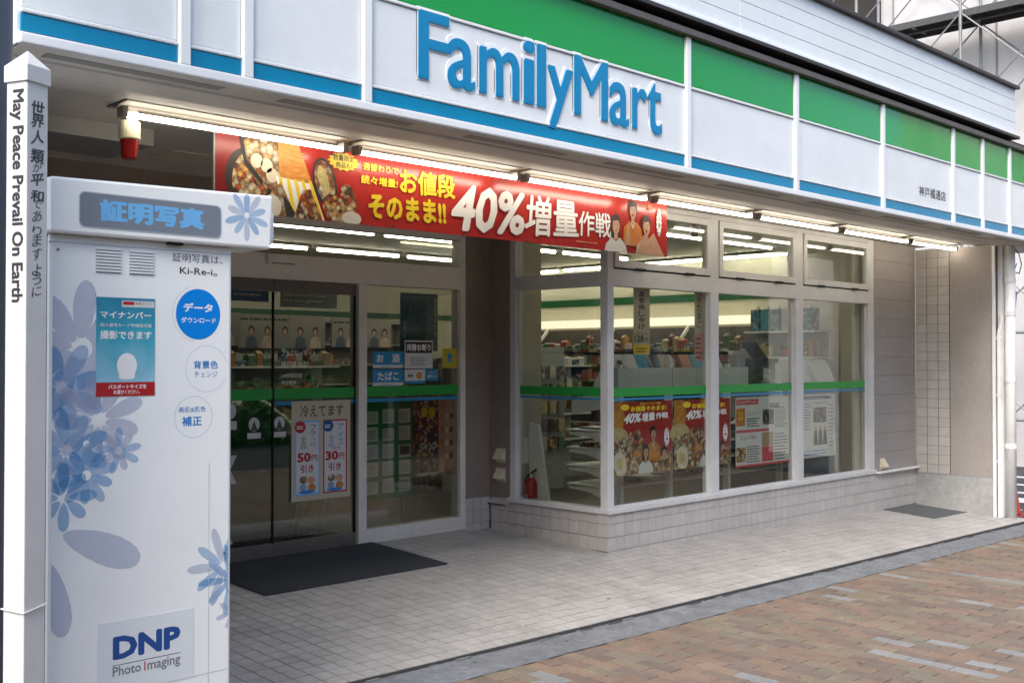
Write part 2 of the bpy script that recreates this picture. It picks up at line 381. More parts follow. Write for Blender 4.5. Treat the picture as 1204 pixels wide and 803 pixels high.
st=MB(); tmats=[mat('floor_tile_stuff%d'%k,(.375*c,.36*c,.34*c),.5,.10,26,bump=.08,stain=.2,sscale=2.5) for k,c in enumerate((.94,.98,1.0,1.03,1.06))]
for k,(d,x,y) in enumerate(cand):
    dz=random.uniform(-.0006,.0006)
    gx=(zf(x+.04,y)-zf(x-.04,y))/.08; gy=(zf(x,y+.04)-zf(x,y-.04))/.08
    if k<300: link('floor_tile',tme,plat,(x,y,zf(x,y)+dz),(math.atan(gy),-math.atan(gx),0))
    else:
        vv=[(x+p[0],y+p[1],zf(x+p[0],y+p[1])+p[2]+dz) for p in tm.v]; st.add(vv,tm.f,random.choice(tmats))
tag(st.build('floor_tile_field',plat),kind='stuff')

# concrete kerb strip + brick pavement
kb=grid('kerb_strip', fr(-8,9,60), [-1.43,-1.38,-1.3,-1.22,-1.151], lambda x,y: zs(x,y)+.004+(.006 if y>-1.2 else 0)+random.uniform(-.001,.001), M['kerb'])
# broken mortar line along the platform edge
ml=MB()
x=-3.6
while x<5.4:
    w=random.uniform(.03,.16); h=random.uniform(.004,.016); dd=random.uniform(.006,.022)
    ml.box(x,x+w*.9,-1.15-dd,-1.149,zs(x,-1.16)-.01,zs(x,-1.16)+h,random.choice([M['grout'],M['kerb'],M['groutl']])); x+=w
tag(ml.build('mortar_debris'),kind='stuff')
pv=grid('brick_pavement', fr(-14,9,40), [-7.2,-6,-5,-4,-3.2,-2.5,-2,-1.431], lambda x,y:zs(x,y)-.003, mat('joint_sand',(.055,.048,.04),.95,.2,60))
bcols=[(.196,.136,.101),(.212,.150,.107),(.172,.124,.097),(.200,.161,.112),(.176,.152,.110),(.160,.122,.097),(.225,.225,.22)]
bm_=[mat('paver_%s'%n,c,.85,.13,45,bump=.4,stain=.2,rnd=.06,sscale=3) for n,c in zip(['salmon','orange','rose','tan','olive','brown','pale_grey'],bcols)]
wts=[22,18,14,16,13,12,7]
BX,BY=.0975,.238
hx,hy=BX/2-.0019,BY/2-.0028
pm=[(-hx,-hy,-.01),(hx,-hy,-.01),(hx,hy,-.01),(-hx,hy,-.01),(-hx,-hy,.0),(hx,-hy,.0),(hx,hy,.0),(-hx,hy,.0),(-hx+.002,-hy+.002,.002),(hx-.002,-hy+.002,.002),(hx-.002,hy-.002,.002),(-hx+.002,hy-.002,.002)]
pf=[(8,9,10,11)]+[(k,(k+1)%4,4+(k+1)%4,4+k) for k in range(4)]+[(4+k,4+(k+1)%4,8+(k+1)%4,8+k) for k in range(4)]
pmes=[]
for m in bm_:
    me=bpy.data.meshes.new('paver'); me.from_pydata(pm,[],pf); me.materials.append(m); pmes.append(me)
cand=[]
for i in range(-60,92):
    x=i*BX
    off=(.5 if i%2 else 0)*BY+ (random.choice([0,0,.25])*BY if False else 0)
    for j in range(-1,24):
        y=-1.432-off+BY/2-j*BY
        y1=y+BY/2; y0=y-BY/2
        if y0>-1.44: continue
        cut = y1>-1.43
        px,py,d=proj(x,y,zs(x,y)); vis=d>0 and 262<px<1215 and py<820
        cand.append((d if vis else 99+d,x,y,cut))
cand.sort(key=lambda c:c[0])
st=MB(); n=0
for d,x,y,cut in cand:
    k=random.choices(range(7),wts)[0]; dz=random.uniform(-.0012,.0012); tl=random.uniform(-.004,.004)
    if cut:
        v=[(x+p[0], min(y+p[1],-1.433), zs(x+p[0],y+p[1])+p[2]+dz) for p in pm]; st.add(v,pf,bm_[k]); continue
    if n<300: link('paver',pmes[k],pv,(x,y,zs(x,y)+dz),(math.atan(.012)+tl,.0135+tl,0)); n+=1
    elif d<99: st.add([(x+p[0],y+p[1],zs(x+p[0],y+p[1])+p[2]+dz) for p in pm],pf,bm_[k])
    elif d<112: st.add([(x+p[0],y+p[1],zs(x+p[0],y+p[1])+p[2]+dz) for p in pm[4:]],[(4,5,6,7),(0,1,5,4),(1,2,6,5),(2,3,7,6),(3,0,4,7)],bm_[k])
tag(st.build('paver_field',pv),kind='stuff')
lt=MB()
for k in range(46):
    x=random.uniform(-3.4,5); y=random.choice([random.uniform(-1.1,1.2),random.uniform(-1.35,-1.18),random.uniform(-3.5,-1.5)])
    if x>0 and y>-.05: y=random.uniform(-.12,-.02)
    z=(zf(x,y)+.003) if y>-1.15 else (zs(x,y)+.006); s_=random.uniform(.006,.02); a_=random.uniform(0,6.28); ca,sa=math.cos(a_)*s_,math.sin(a_)*s_
    lt.add([(x+ca,y+sa,z),(x-sa*.4,y+ca*.4,z+.003),(x-ca,y-sa,z),(x+sa*.4,y-ca*.4,z+.001)],[(0,1,2,3)],mat('dry_litter',(.045,.035,.022),.9) if k%5 else mat('pale_litter',(.5,.5,.48),.8))
for k in range(60):
    x=random.uniform(-3.4,5); y=random.uniform(-1.1,1.2) if k%2 else random.uniform(-4,-1.5)
    if x>0 and y>-.05: y=-.1-random.random()*.9
    rr_=random.uniform(.006,.016); z=(zf(x,y)+.0035) if y>-1.15 else (zs(x,y)+.0052)
    lt.add([(x+rr_*math.cos(t_*.9),y+rr_*.9*math.sin(t_*.9),z+.0004*(t_%2)*0) for t_ in range(7)],[tuple(range(7))],mat('gum_spot',(.10,.10,.098),.9))
tag(lt.build('leaf_litter'),kind='stuff')
mk=Flat((1.02,-3.36,zs(1.0,-3.3)+.0045),(1,0,0),(0,1,0)); mk.slab(-.05,-.05,.05,.05,mat('mint_marker',(.15,.52,.36),.6),.001); mk.rect(-.015,-.02,.02,.02,M['ink'],1)
# ------------------------------------------------------------------ the shop
shop=thing('convenience_store','white framed convenience store with glazed front, entrance recess and tiled low walls','shop building',(0,0,0))
# low wall under the windows, clad in tiles
bwall=MB(); bwall.box(.006,4.33,.006,.14,-.25,.318,M['groutl']); bwall.box(.006,.14,.14,1.314,-.05,.318,M['groutl']); bwall.box(-.30,.006,1.326,1.45,-.05,.318,M['groutl']); bwall.box(4.33,5.29,.006,.14,-.25,.298,M['groutl'])
bwall=bwall.build('base_wall',shop)
def tmesh(name,w,h,t,m,ch=.002):
    me=bpy.data.meshes.new(name); a,b=w/2,h/2
    v=[(-a,0,-b),(a,0,-b),(a,0,b),(-a,0,b),(-a,-t+ch*.6,-b),(a,-t+ch*.6,-b),(a,-t+ch*.6,b),(-a,-t+ch*.6,b),(-a+ch,-t,-b+ch),(a-ch,-t,-b+ch),(a-ch,-t,b-ch),(-a+ch,-t,b-ch)]
    f=[(8,9,10,11)]+[(k,(k+1)%4,4+(k+1)%4,4+k) for k in range(4)]+[(4+k,4+(k+1)%4,8+(k+1)%4,8+k) for k in range(4)]
    me.from_pydata(v,[],f); me.materials.append(m); return me
wt=tmesh('wall_tile',.0955,.1015,.006,M['walltile']); wt2=tmesh('wall_tile_short',.0955,.082,.006,M['walltile'])
rows=[(.2705,wt),(.1655,wt),(.0595,wt),(-.0465,wt)]
for i in range(53):
    x=.05+i*.1
    for z,me in rows:
        if z+.05<zf(x,0)-.0: continue
        if x>4.33 and z>.26: link('wall_tile',wt2,bwall,(x,.006,.2525))
        else: link('wall_tile',me,bwall,(x,.006,z))
for j in range(13):
    y=.055+j*.1
    for z,me in rows[:3]: link('wall_tile',me,bwall,(.006,y,z),(0,0,-math.pi/2))
for i in range(3):
    for z,me in rows[:3]: link('wall_tile',me,bwall,(-.05-i*.1+.002,1.326,z))
# windows: frame members
F=MB(); al=M['alu']
F.box(0,.075,0,.075,.322,2.74,al)                                   # corner post
for a,b in ((1.372,1.493),(2.765,2.90),(4.206,4.32)): F.box(a,b,0,.09,.322,2.74,al)
F.box(.075,4.206,.002,.088,2.067,2.198,al); F.box(-.012,4.33,-.022,.10,.297,.335,al)
F.box(.075,4.206,.003,.08,2.70,2.742,al)
F=F.build('front_window_frame',shop,.003)
G=MB()
G.box(.003,.09,1.012,1.075,.322,2.74,al); G.box(.002,.088,.075,1.012,2.067,2.18,al); G.box(-.022,.10,.10,1.09,.297,.335,al); G.box(.003,.08,.075,1.012,2.66,2.742,al)
G=G.build('side_window_frame',shop,.003)
mull=(.075,1.372,1.493,2.765,2.90,4.206)
for k in range(3):
    a,b=mull[2*k],mull[2*k+1]
    bd=MB().box(a,b,.034,.052,.335,.35,al).box(a,a+.02,.034,.052,.35,2.067,al).box(b-.02,b,.034,.052,.35,2.067,al).build('window_bead',F)
    bx('pane',(a+.005,b-.005,.040,.046,.34,2.066),M['glass'],F)
    w=MB()                                                           # awning sash above
    t=.055
    w.box(a+.006,b-.006,-.012,.03,2.212,2.212+t,al).box(a+.006,b-.006,-.012,.03,2.695-t,2.695,al).box(a+.006,a+.006+t,-.012,.03,2.212+t,2.695-t,al).box(b-.006-t,b-.006,-.012,.03,2.212+t,2.695-t,al)
    w.box(a+.25,a+.38,-.02,-.012,2.204,2.216,M['slot']).box(b-.38,b-.25,-.02,-.012,2.204,2.216,M['slot']); w.box(a,b,.012,.03,2.198,2.212,M['darkgap']).box(a,b,.005,.03,2.695,2.70,M['darkgap'])
    w=w.build('awning_sash',F)
    bx('awning_pane',(a+.05,b-.05,.004,.010,2.25,2.66),M['glass'],F)
bx('pane',(.040,.046,.07,1.015,.335,2.067),M['glass'],G); bx('pane',(.040,.046,.07,1.015,2.18,2.66),M['glass'],G)
for a,b in ((.075,.095),(.99,1.012)): MB().box(.034,.052,a,b,.335,2.067,al).build('window_bead',G)
# coloured film bands stuck on the glass
def band(name,dims,m,parent): return bx(name,dims,m,parent)
for k in range(3):
    a,b=mull[2*k],mull[2*k+1]
    bx('green_band',(a+.004,b-.004,.037,.0385,1.198,1.268),M['gband'],F); bx('blue_band',(a+.004,b-.004,.037,.0385,1.168,1.186),M['bband'],F)
bx('green_band',(.037,.0385,.075,1.01,1.203,1.272),M['gband'],G); bx('blue_band',(.037,.0385,.075,1.01,1.172,1.19),M['bband'],G)
# dark cladding beside the side window and on the recess wall
dw=MB().box(0.0,.14,1.075,1.32,.322,2.745,M['darkwall']).box(-.282,0.0,1.32,1.45,.322,2.745,M['darkwall']).build('recess_wall',shop)
lw=MB().box(-5.1,-2.52,1.32,1.45,.0,2.745,M['darkwall']).box(-5.1,-.30,1.33,1.45,2.56,2.745,M['darkwall']).box(-5.15,-4.95,-1.0,1.4,-.1,2.745,M['darkwall']).build('recess_wall',shop)
# cladding boards right of the windows
cw=bx('clad_wall',(4.32,5.29,.012,.14,.30,2.745),M['grout'],shop)
z=.302
while z<2.73:
    z1=min(z+.203,2.742); me=MB().box(4.321,5.289,.0,.012,z+.001,z1-.001,M['board']); me.build('board',cw,.002); z+=.203
bx('ledge',(4.33,5.289,-.05,.0,.292,.312),M['pipe'],shop,.003)
# end wall with a strip of tiles
ew=MB(); ew.box(5.296,5.45,-.85,.0,.24,2.70,M['plaster']); ew=ew.build('end_wall',shop)
bx('end_wall_foot',(5.290,5.449,-.849,.0,-.32,.238),M['concrete'],shop)
bx('tile_backing',(5.289,5.2945,-.385,-.002,.24,2.70),M['grout'],ew)
et=tmesh('wall_tile',.121,.0995,.004,M['endtile'],.0015)
for i in range(3):
    for j in range(24):
        zz=.24+.0515+j*.1025
        if zz<2.67: link('wall_tile',et,ew,(5.289,-.066-i*.1265,zz),(0,0,-math.pi/2))
# ceiling of the recess and canopy underside
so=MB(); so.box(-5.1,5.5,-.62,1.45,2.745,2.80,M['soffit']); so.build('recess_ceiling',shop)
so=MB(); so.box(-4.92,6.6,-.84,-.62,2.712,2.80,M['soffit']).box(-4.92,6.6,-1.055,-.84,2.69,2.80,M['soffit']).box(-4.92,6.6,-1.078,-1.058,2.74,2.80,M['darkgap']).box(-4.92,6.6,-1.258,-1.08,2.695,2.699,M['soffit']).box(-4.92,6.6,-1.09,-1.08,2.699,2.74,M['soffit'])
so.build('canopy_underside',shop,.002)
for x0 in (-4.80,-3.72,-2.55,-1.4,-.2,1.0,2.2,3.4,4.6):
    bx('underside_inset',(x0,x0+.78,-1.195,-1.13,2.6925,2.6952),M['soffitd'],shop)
# things on the recess ceiling
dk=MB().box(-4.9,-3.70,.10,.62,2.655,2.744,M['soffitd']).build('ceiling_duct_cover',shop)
bx('ceiling_panel',(-3.35,-2.75,.55,.85,2.737,2.744),M['panel_lit'],shop)

# ------------------------------------------------------------------ entrance
D=MB(); ad=M['alud']
zb=.07
D.box(-2.52,-.282,1.318,1.43,2.075,2.258,ad).box(-.342,-.282,1.316,1.43,zb,2.56,ad).box(-2.56,-2.50,1.316,1.43,zb,2.56,ad).box(-1.395,-1.316,1.314,1.43,zb,2.077,ad)
D.box(-1.316,-.342,1.318,1.42,zb,.178,ad).box(-2.5,-.342,1.318,1.43,2.486,2.56,ad)
D=D.build('entrance_frame',shop,.003)
bx('pane',(-2.5,-.342,1.36,1.366,2.258,2.486),M['glass'],D)
bx('pane',(-1.316,-.342,1.352,1.358,.178,2.076),M['glassd'],D)
for a,b in ((-2.50,-2.130),(-2.126,-1.40)):
    lf=MB().box(a,b,1.345,1.375,zb+.005,.168,mat('door_rail',(.20,.18,.165),.35,.1,12,metal=.5)).box(a,b,1.345,1.375,1.985,2.075,mat('door_rail',(.2,.18,.165))).box(b-.008,b,1.347,1.373,.168,1.985,M['slot'])
    lf=lf.build('sliding_door',shop); bx('door_pane',(a,b-.008,1.357,1.363,.168,1.985),M['glassd'],lf)
sr=MB().box(-2.224,-1.965,1.285,1.318,2.172,2.250,M['alud']).box(-2.19,-2.0,1.283,1.2855,2.182,2.188,M['slot']).build('door_sensor',shop,.004)
bx('green_band',(-1.314,-.343,1.3480,1.3505,1.203,1.28),M['gband'],D); bx('blue_band',(-1.314,-.343,1.3480,1.3505,1.160,1.187),M['bband'],D)
bx('green_band',(-2.12,-1.41,1.3530,1.3555,1.203,1.28),M['gband'],D); bx('blue_band',(-2.12,-1.41,1.3530,1.3555,1.160,1.187),M['bband'],D)
bx('green_band',(-2.49,-2.14,1.3530,1.3555,1.203,1.28),M['gband'],D)

# wall fittings
def vent(x,y,z,rz,label):
    t=thing('wall_vent_hood',label,'vent hood',(x,y,z),'vent hoods on the shop walls',rz)
    MB().box(-.055,.055,-.006,0,-.06,.06,M['cream']).build('back_plate',t,.002,local=True)
    b=MB(); b.add([(-.05,-.006,.05),(.05,-.006,.05),(.05,-.055,-.03),(-.05,-.055,-.03),(.05,-.006,-.03),(-.05,-.006,-.03)],[(0,3,2,1),(1,2,4),(0,5,3),(5,4,2,3)],M['cream']); b.build('hood',t,local=True)
vent(0,1.18,.68,-math.pi/2,'upper of two cream vent hoods on dark wall beside the side window')
vent(0,1.18,.515,-math.pi/2,'lower of two cream vent hoods on dark wall beside the side window')
vent(4.49,0,.385,0,'cream vent hood on mauve boards just above the white ledge')
t=MB().box(-.024,0,1.10,1.335,.262,.300,M['walltile']).build('drain_slot_cover'); MB().box(-.026,-.0235,1.11,1.32,.264,.272,M['slot']).build('slot',t); tag(t,'pale slot cover projecting from tiled corner below the vent hoods','slot cover')
# beacon under the ceiling
t=thing('warning_beacon','red warning beacon with cream base hanging from ceiling near the leftmost tube light','beacon',(-4.06,-.36,2.48))
MB().lathe((-4.06,-.36,2.575),[(.045,0),(.052,.004),(.052,.085),(.046,.09)],M['cream'],20).build('base',t,smooth=False)
MB().lathe((-4.06,-.36,2.48),[(.030,0),(.038,.006),(.044,.09),(.044,.096)],M['redlens'],20).build('lens',t)
MB().box(-4.09,-4.03,-.39,-.33,2.664,2.745,M['lighthouse']).build('bracket',t)

# fluorescent battens under the canopy
seg=[(-4.12,-2.852),(-2.721,-1.467),(-1.347,-.106),(.037,1.294),(1.434,2.71),(2.851,4.128),(4.241,5.28)]
for i,(a,b) in enumerate(seg):
    t=thing('tube_light','lit fluorescent tube batten under the canopy, %s from the left'%ORD[i] if i else 'lit fluorescent tube batten under the canopy, leftmost, beside the red beacon','tube light',((a+b)/2,-.42,2.745),'tube lights under the canopy')
    h=MB().box(a-.02,b+.02,-.50,-.28,2.734,2.7445,M['lighthouse']).box(a-.02,b+.02,-.40,-.35,2.722,2.734,M['lighthouse']); h.build('housing',t,.003)
    for e0,e1 in ((a-.03,a),(b,b+.03)): MB().box(e0,e1,-.475,-.41,2.662,2.715,M['lighthouse']).build('lamp_holder',t,.004)
    MB().tube((a,-.455,2.676),(b,-.455,2.676),.0135,M['tube'],12).build('tube',t,smooth=False)

# ------------------------------------------------------------------ downpipes at the right end
t=thing('downpipe','thick white downpipe with boxed collars at right end of shopfront','pipe',(5.40,-.97,-.2))
MB().tube((5.40,-.985,-.19),(5.40,-.985,2.74),.052,M['pipe'],16).build('pipe',t,smooth=True)
for z in (.55,1.25,1.95,2.3): MB().tube((5.40,-.985,z),(5.40,-.985,z+.05),.058,M['pipe'],16).build('collar',t)
MB().box(5.34,5.46,-.925,-.88,-.25,2.7,M['pipe']).build('back_board',t)
t=thing('conduit','thin white conduit bending beside the thick downpipe','pipe',(5.33,-.88,-.2))
MB().path([(5.315,-.90,-.2),(5.315,-.90,1.75),(5.33,-.93,1.95)],.022,M['pipe'],10).build('pipe',t)
for z in (.4,1.1,1.7): MB().tube((5.315,-.90,z),(5.315,-.90,z+.03),.027,M['pipe'],10).build('collar',t)
t=tag(bx('corner_trim',(5.275,5.30,-.875,-.845,-.22,2.69),M['pipe']),'narrow white trim strip on the outer edge of the end wall','trim')
cb=MB(); cb.path([(5.46,-1.0,2.68),(5.55,-1.02,2.62),(5.60,-1.03,2.50),(5.56,-1.02,2.40),(5.47,-1.0,2.42),(5.44,-1.04,2.5)],.005,M['ink'],6); tag(cb.build('loose_cable'),'thin dark cable looping from the canopy corner by the downpipe','cable')

# ------------------------------------------------------------------ shop sign (fascia)
sg=thing('shop_sign','long white shop sign with green top band, blue stripe and blue raised lettering','shop sign',(0,-1.25,2.7))
MB().box(-4.93,6.6,-1.225,-.95,2.705,3.60,M['whiteframe']).build('sign_body',sg)
MB().box(-4.93,6.6,-1.262,-1.226,2.70,2.742,M['whiteframe']).build('bottom_rail',sg,.006)
VX=[-4.93,-4.245,-3.94,-3.28,-.665,.68,2.04,3.40,4.06,4.72,5.4,6.1,6.6]
for i in range(len(VX)-1):
    a,b=VX[i]+.028,VX[i+1]-.028
    if i==0: a=-4.92
    MB().box(a,b,-1.240,-1.226,2.752,2.818,M['blue']).build('blue_stripe',sg,.002)
    MB().box(a,b,-1.246,-1.226,2.822,2.838,M['whiteframe']).build('stripe_rail',sg,.004)
    w=MB(); w.box(a,b,-1.236,-1.226,2.842,3.262,M['white']); w.build('white_panel',sg,.006)
    MB().box(a,b,-1.246,-1.226,3.266,3.282,M['whiteframe']).build('green_rail',sg,.003)
    MB().box(a,b,-1.240,-1.226,3.286,3.598,M['green']).build('green_panel',sg,.004)
for x in VX[1:-1]:
    MB().box(x-.026,x+.026,-1.258,-1.226,2.7425,3.598,M['whiteframe']).build('mullion',sg,.006)
for x in (VX[1],VX[2],VX[3]): pass
# raised letters
LET=[('F',-2.989,-2.785,2.908,3.262),('a',-2.795,-2.603,2.898,3.168),('m',-2.571,-2.271,2.906,3.168),('i',-2.240,-2.150,2.904,3.262),('l',-2.132,-2.058,2.904,3.262),('y',-2.048,-1.832,2.800,3.160),('M',-1.821,-1.522,2.908,3.262),('a',-1.508,-1.325,2.898,3.168),('r',-1.292,-1.150,2.905,3.168),('t',-1.146,-.998,2.898,3.225)]
for ch,x0,x1,z0,z1 in LET:
    x0,x1=[-6.5495+(q_+6.5495)*1.0102 for q_ in (x0,x1)]; z0,z1=[1.503+(q_-1.503)*1.0102 for q_ in (z0,z1)]
    for nm,off,e,y,m in (('letter_backing',.032,.0012,-1.2378,M['whiteframe']),('letter',.016,.002,-1.2428,M['logo'])):
        v,f,bb=tgeo(ch,off,e,6); v0,f0,b0=tgeo(ch,.016,.002,6); sx=(x1-x0)/(b0[2]-b0[0]); sz=(z1-z0)/(b0[3]-b0[1])
        o=MB().add([(x0+(p[0]-b0[0])*sx, y-p[2], z0+(p[1]-b0[1])*sz) for p in v],[q[::-1] for q in f],m).build(nm,sg)
f=Flat((2.70,-1.2375,2.915),(1,0,0),(0,0,1)); f.text('神戸橘通店',.02,0,.56,.088,mat('dark_grey_print',(.08,.08,.09),.5),1,bold=.01,new=False); o=f.parts['lettering'].build('lettering',sg)
# faded patches and reflections-free print wear on green vinyl are left to the gloss
# flashing, dark gap and siding parapet
pp=thing('parapet','white horizontal siding parapet with dark brown cap and flashing above the green band','parapet',(0,-1.2,3.6))
MB().box(-5,6.6,-1.285,-.9,3.600,3.642,mat('brown_flashing',(.10,.088,.082),.5,.15,8)).build('lower_flashing',pp,.003)
MB().box(-5,6.6,-1.20,-.9,3.642,3.70,M['darkgap']).build('gap',pp)
MB().box(-5,4.86,-1.30,-.9,3.695,3.722,M['brown']).box(-5,4.85,-1.288,-.9,3.7225,3.745,M['whiteframe']).build('starter_trim',pp,.002)
MB().box(-5,4.83,-1.248,-.7,3.745,4.2,M['grout']).build('parapet_core',pp)
for k in range(4):
    z0=3.748+k*.1125
    for a,b in ((-5,-.085),(-.079,4.835)): MB().box(a,b,-1.262,-1.248,z0+.002,z0+.1105,M['siding']).build('siding_plank',pp,.002)
MB().box(-5,4.87,-1.30,-.68,4.198,4.228,M['brown']).build('cap_flashing',pp,.004)

# ------------------------------------------------------------------ red banner
f=Flat((-3.545,-.28,2.29),(1,0,0),(0,0,1))
def q(x,z): return (x+3.545, z-2.29)
Wb,Hb=3.93,.42
bn=f; bn.vmin=0.0
bn.slab(0,0,Wb,Hb,M['bannerred'],.002)
# left end: dishes
bn.rect(.0,.0,.24,Hb,M['redd'],1,'print')
bn.su=.70
bn.ell(.30,.19,.22,.17,M['hair'],2,'picture'); bn.ell(.31,.19,.17,.15,M['food'],3,'picture',rot=.5)
bn.poly([(.22,Hb),(.27,.27),(.42,.17),(.6,.10),(.72,.26),(.60,Hb)],M['food2'],4,'picture')
bn.poly([(.20,Hb),(.25,.26),(.41,.155),(.42,.185),(.27,.29),(.235,Hb)],M['ink'],5,'picture')
for (u,v) in ((.36,.29),(.45,.27),(.50,.22)): bn.ell(u,v,.055,.04,mat('printed_rice',(.66,.60,.47),.5,.1,30),6,'picture')
bn.poly([(.55,Hb),(.57,.22),(.88,.20),(.74,Hb)],M['crust'],7,'picture')
for k in range(6): bn.poly([(.57,.24+k*.03),(.72,.215+k*.03),(.83,.235+k*.025),(.72,.228+k*.03)],M['orange'],8,'picture')
bn.poly([(.53,.22),(.88,.20),(1.0,.0),(.62,.0)],M['printw'],9,'picture')
for k in range(5): bn.poly([(.56+k*.07,.217),(.59+k*.07,.215),(.64+k*.085,.02),(.60+k*.085,.02)],M['yellow'],10,'picture')
bn.poly([(.40,.0),(.50,.14),(.58,.19),(.73,.0)],M['food2'],11,'picture'); bn.ell(.50,.05,.085,.065,mat('printed_egg',(.66,.62,.54),.5,.05,30),12,'picture')
bn.poly([(.70,.0),(.78,.16),(.86,.17),(.98,.0)],M['food'],13,'picture'); bn.poly([(.63,.0),(.60,.12),(.66,.08),(.74,.0)],M['ink'],12.5,'picture')
bn.ell(1.0,.22,.15,.11,M['ink'],14,'picture',rot=-1.0); bn.ell(1.0,.225,.13,.09,M['food2'],15,'picture',rot=-1.0); bn.ell(.985,.235,.09,.045,mat('printed_noodle',(.50,.42,.18),.5,.3,40),16,'picture',rot=-1.0)
bn.ell(1.11,.07,.14,.08,M['food'],17,'picture',rot=-.3); bn.ell(1.24,.14,.10,.07,M['food'],18,'picture',rot=-.9); bn.ell(1.27,.03,.10,.04,mat('printed_egg',(.66,.62,.54)),19,'picture')
bn.su=1.0
bn.star(.83,.355,.115,.055,14,M['yellow'],21,'print'); bn.text('数量限定',.755,.358,.905,.395,M['ink'],22); bn.text('商品も!',.775,.318,.89,.352,M['ink'],22)
bn.text('週替わりで',*(.97,.325),*(1.24,.372),M['yellow'],21,bold=.03); bn.text('続々増量!',.955,.243,1.235,.298,M['yellow'],21,bold=.03)
bn.text('お値段',0,0,0,0,M['yellow'],21,bold=.035,quad=((1.25,.215),(1.705,.225),(1.70,.375),(1.245,.375)))
bn.text('そのまま!!',0,0,0,0,M['yellow'],21,bold=.045,quad=((1.01,.045),(1.63,.055),(1.62,.205),(1.01,.195)))
for dl,mm,bo in ((20,M['redd'],.060),(21,M['printw'],.032)):
    bn.text('40%',0,0,0,0,mm,dl,bold=bo,quad=((1.64,.02),(2.33,.04),(2.36,.33),(1.72,.335)))
    bn.text('増量',0,0,0,0,mm,dl,bold=bo*.55,quad=((2.33,.04),(2.89,.07),(2.87,.33),(2.36,.33)))
    bn.text('作戦',0,0,0,0,mm,dl,bold=bo*.5,quad=((2.88,.085),(3.25,.095),(3.24,.275),(2.89,.265)))
bn.lines(2.86,.042,3.12,.055,1,M['pinkp'],21)
# right end: three shouting figures as flat print
def figure(F,u,v,s,L,body,mouth=True):
    F.poly([(u-.13*s,v-.30*s),(u-.115*s,v-.15*s),(u-.05*s,v-.095*s),(u-.02*s,v-.10*s),(u+.02*s,v-.10*s),(u+.05*s,v-.095*s),(u+.115*s,v-.15*s),(u+.13*s,v-.30*s)],body,L,'picture')
    F.poly([(u-.022*s,v-.11*s),(u+.022*s,v-.11*s),(u+.018*s,v-.05*s),(u-.018*s,v-.05*s)],M['skin'],L+.6,'picture')
    if not mouth: F.ell(u-.006*s,v-.03*s,.058*s,.092*s,M['hair'],L+.3,'picture')
    F.star(u,v+.018*s,.058*s,.066*s,13,M['hair'],L+.5,'picture',.9); F.ell(u+.002*s,v-.012*s,.040*s,.058*s,M['skin'],L+.8,'picture')
    F.poly([(u-.045*s,v+.03*s),(u-.03*s,v+.055*s),(u+.03*s,v+.058*s),(u+.046*s,v+.025*s),(u+.02*s,v+.034*s),(u-.01*s,v+.026*s)],M['hair'],L+1,'picture')
    for k in (-1,1): F.rect(u+k*.017*s-.009*s,v-.001*s,u+k*.017*s+.009*s,v+.004*s,M['hair'],L+1.2,'picture'); F.rect(u+k*.017*s-.01*s,v+.012*s,u+k*.017*s+.01*s,v+.015*s,M['hair'],L+1.2,'picture')
    F.poly([(u-.004*s,v-.02*s),(u+.006*s,v-.02*s),(u+.002*s,v+.0*s)],M['crust'],L+1.2,'picture')
    F.ell(u,v-.042*s,.012*s,.013*s if mouth else .004*s,M['redd'],L+1.4,'picture',8)
    F.poly([(u-.03*s,v-.10*s),(u,v-.16*s),(u+.03*s,v-.10*s),(u,v-.13*s)],M['paper'],L+1.2,'picture')
figure(bn,3.50,.325,.9,21,M['orange']); figure(bn,3.30,.20,1.0,24,M['paper'],False); figure(bn,3.66,.22,1.0,27,M['cloth'])
bn.poly([(3.55,.0),(3.62,.15),(3.68,.12),(3.75,.17),(3.88,.0)],M['skin'],30,'picture'); bn.poly([(3.40,.06),(3.44,.22),(3.47,.06)],M['skin'],30,'picture')
bn.text('一番',3.60,.345,3.74,.385,M['crust'],31,bold=.02)
bn.star(3.815,.26,.035,.115,16,M['printw'],31,'print',.75); bn.vtext('行け増し',3.80,.17,3.83,.35,M['ink'],32)
o=bn.build('sale_banner','long red sale banner with yellow and white Japanese lettering hung below the tubes','banner')
for u in (.06,.62,1.2,1.78,2.36,2.94,3.5,3.88):
    for v in (.012,): MB().tube((-3.545+u,-.283,2.29+v),(-3.545+u,-.296,2.29+v),.007,M['chrome'],8).build('eyelet',o)
bb=MB()
bb.tube((-3.55,-.278,2.29),(-3.55,-.278,2.74),.006,M['steel'],6); bb.build('hanging_rod',o)

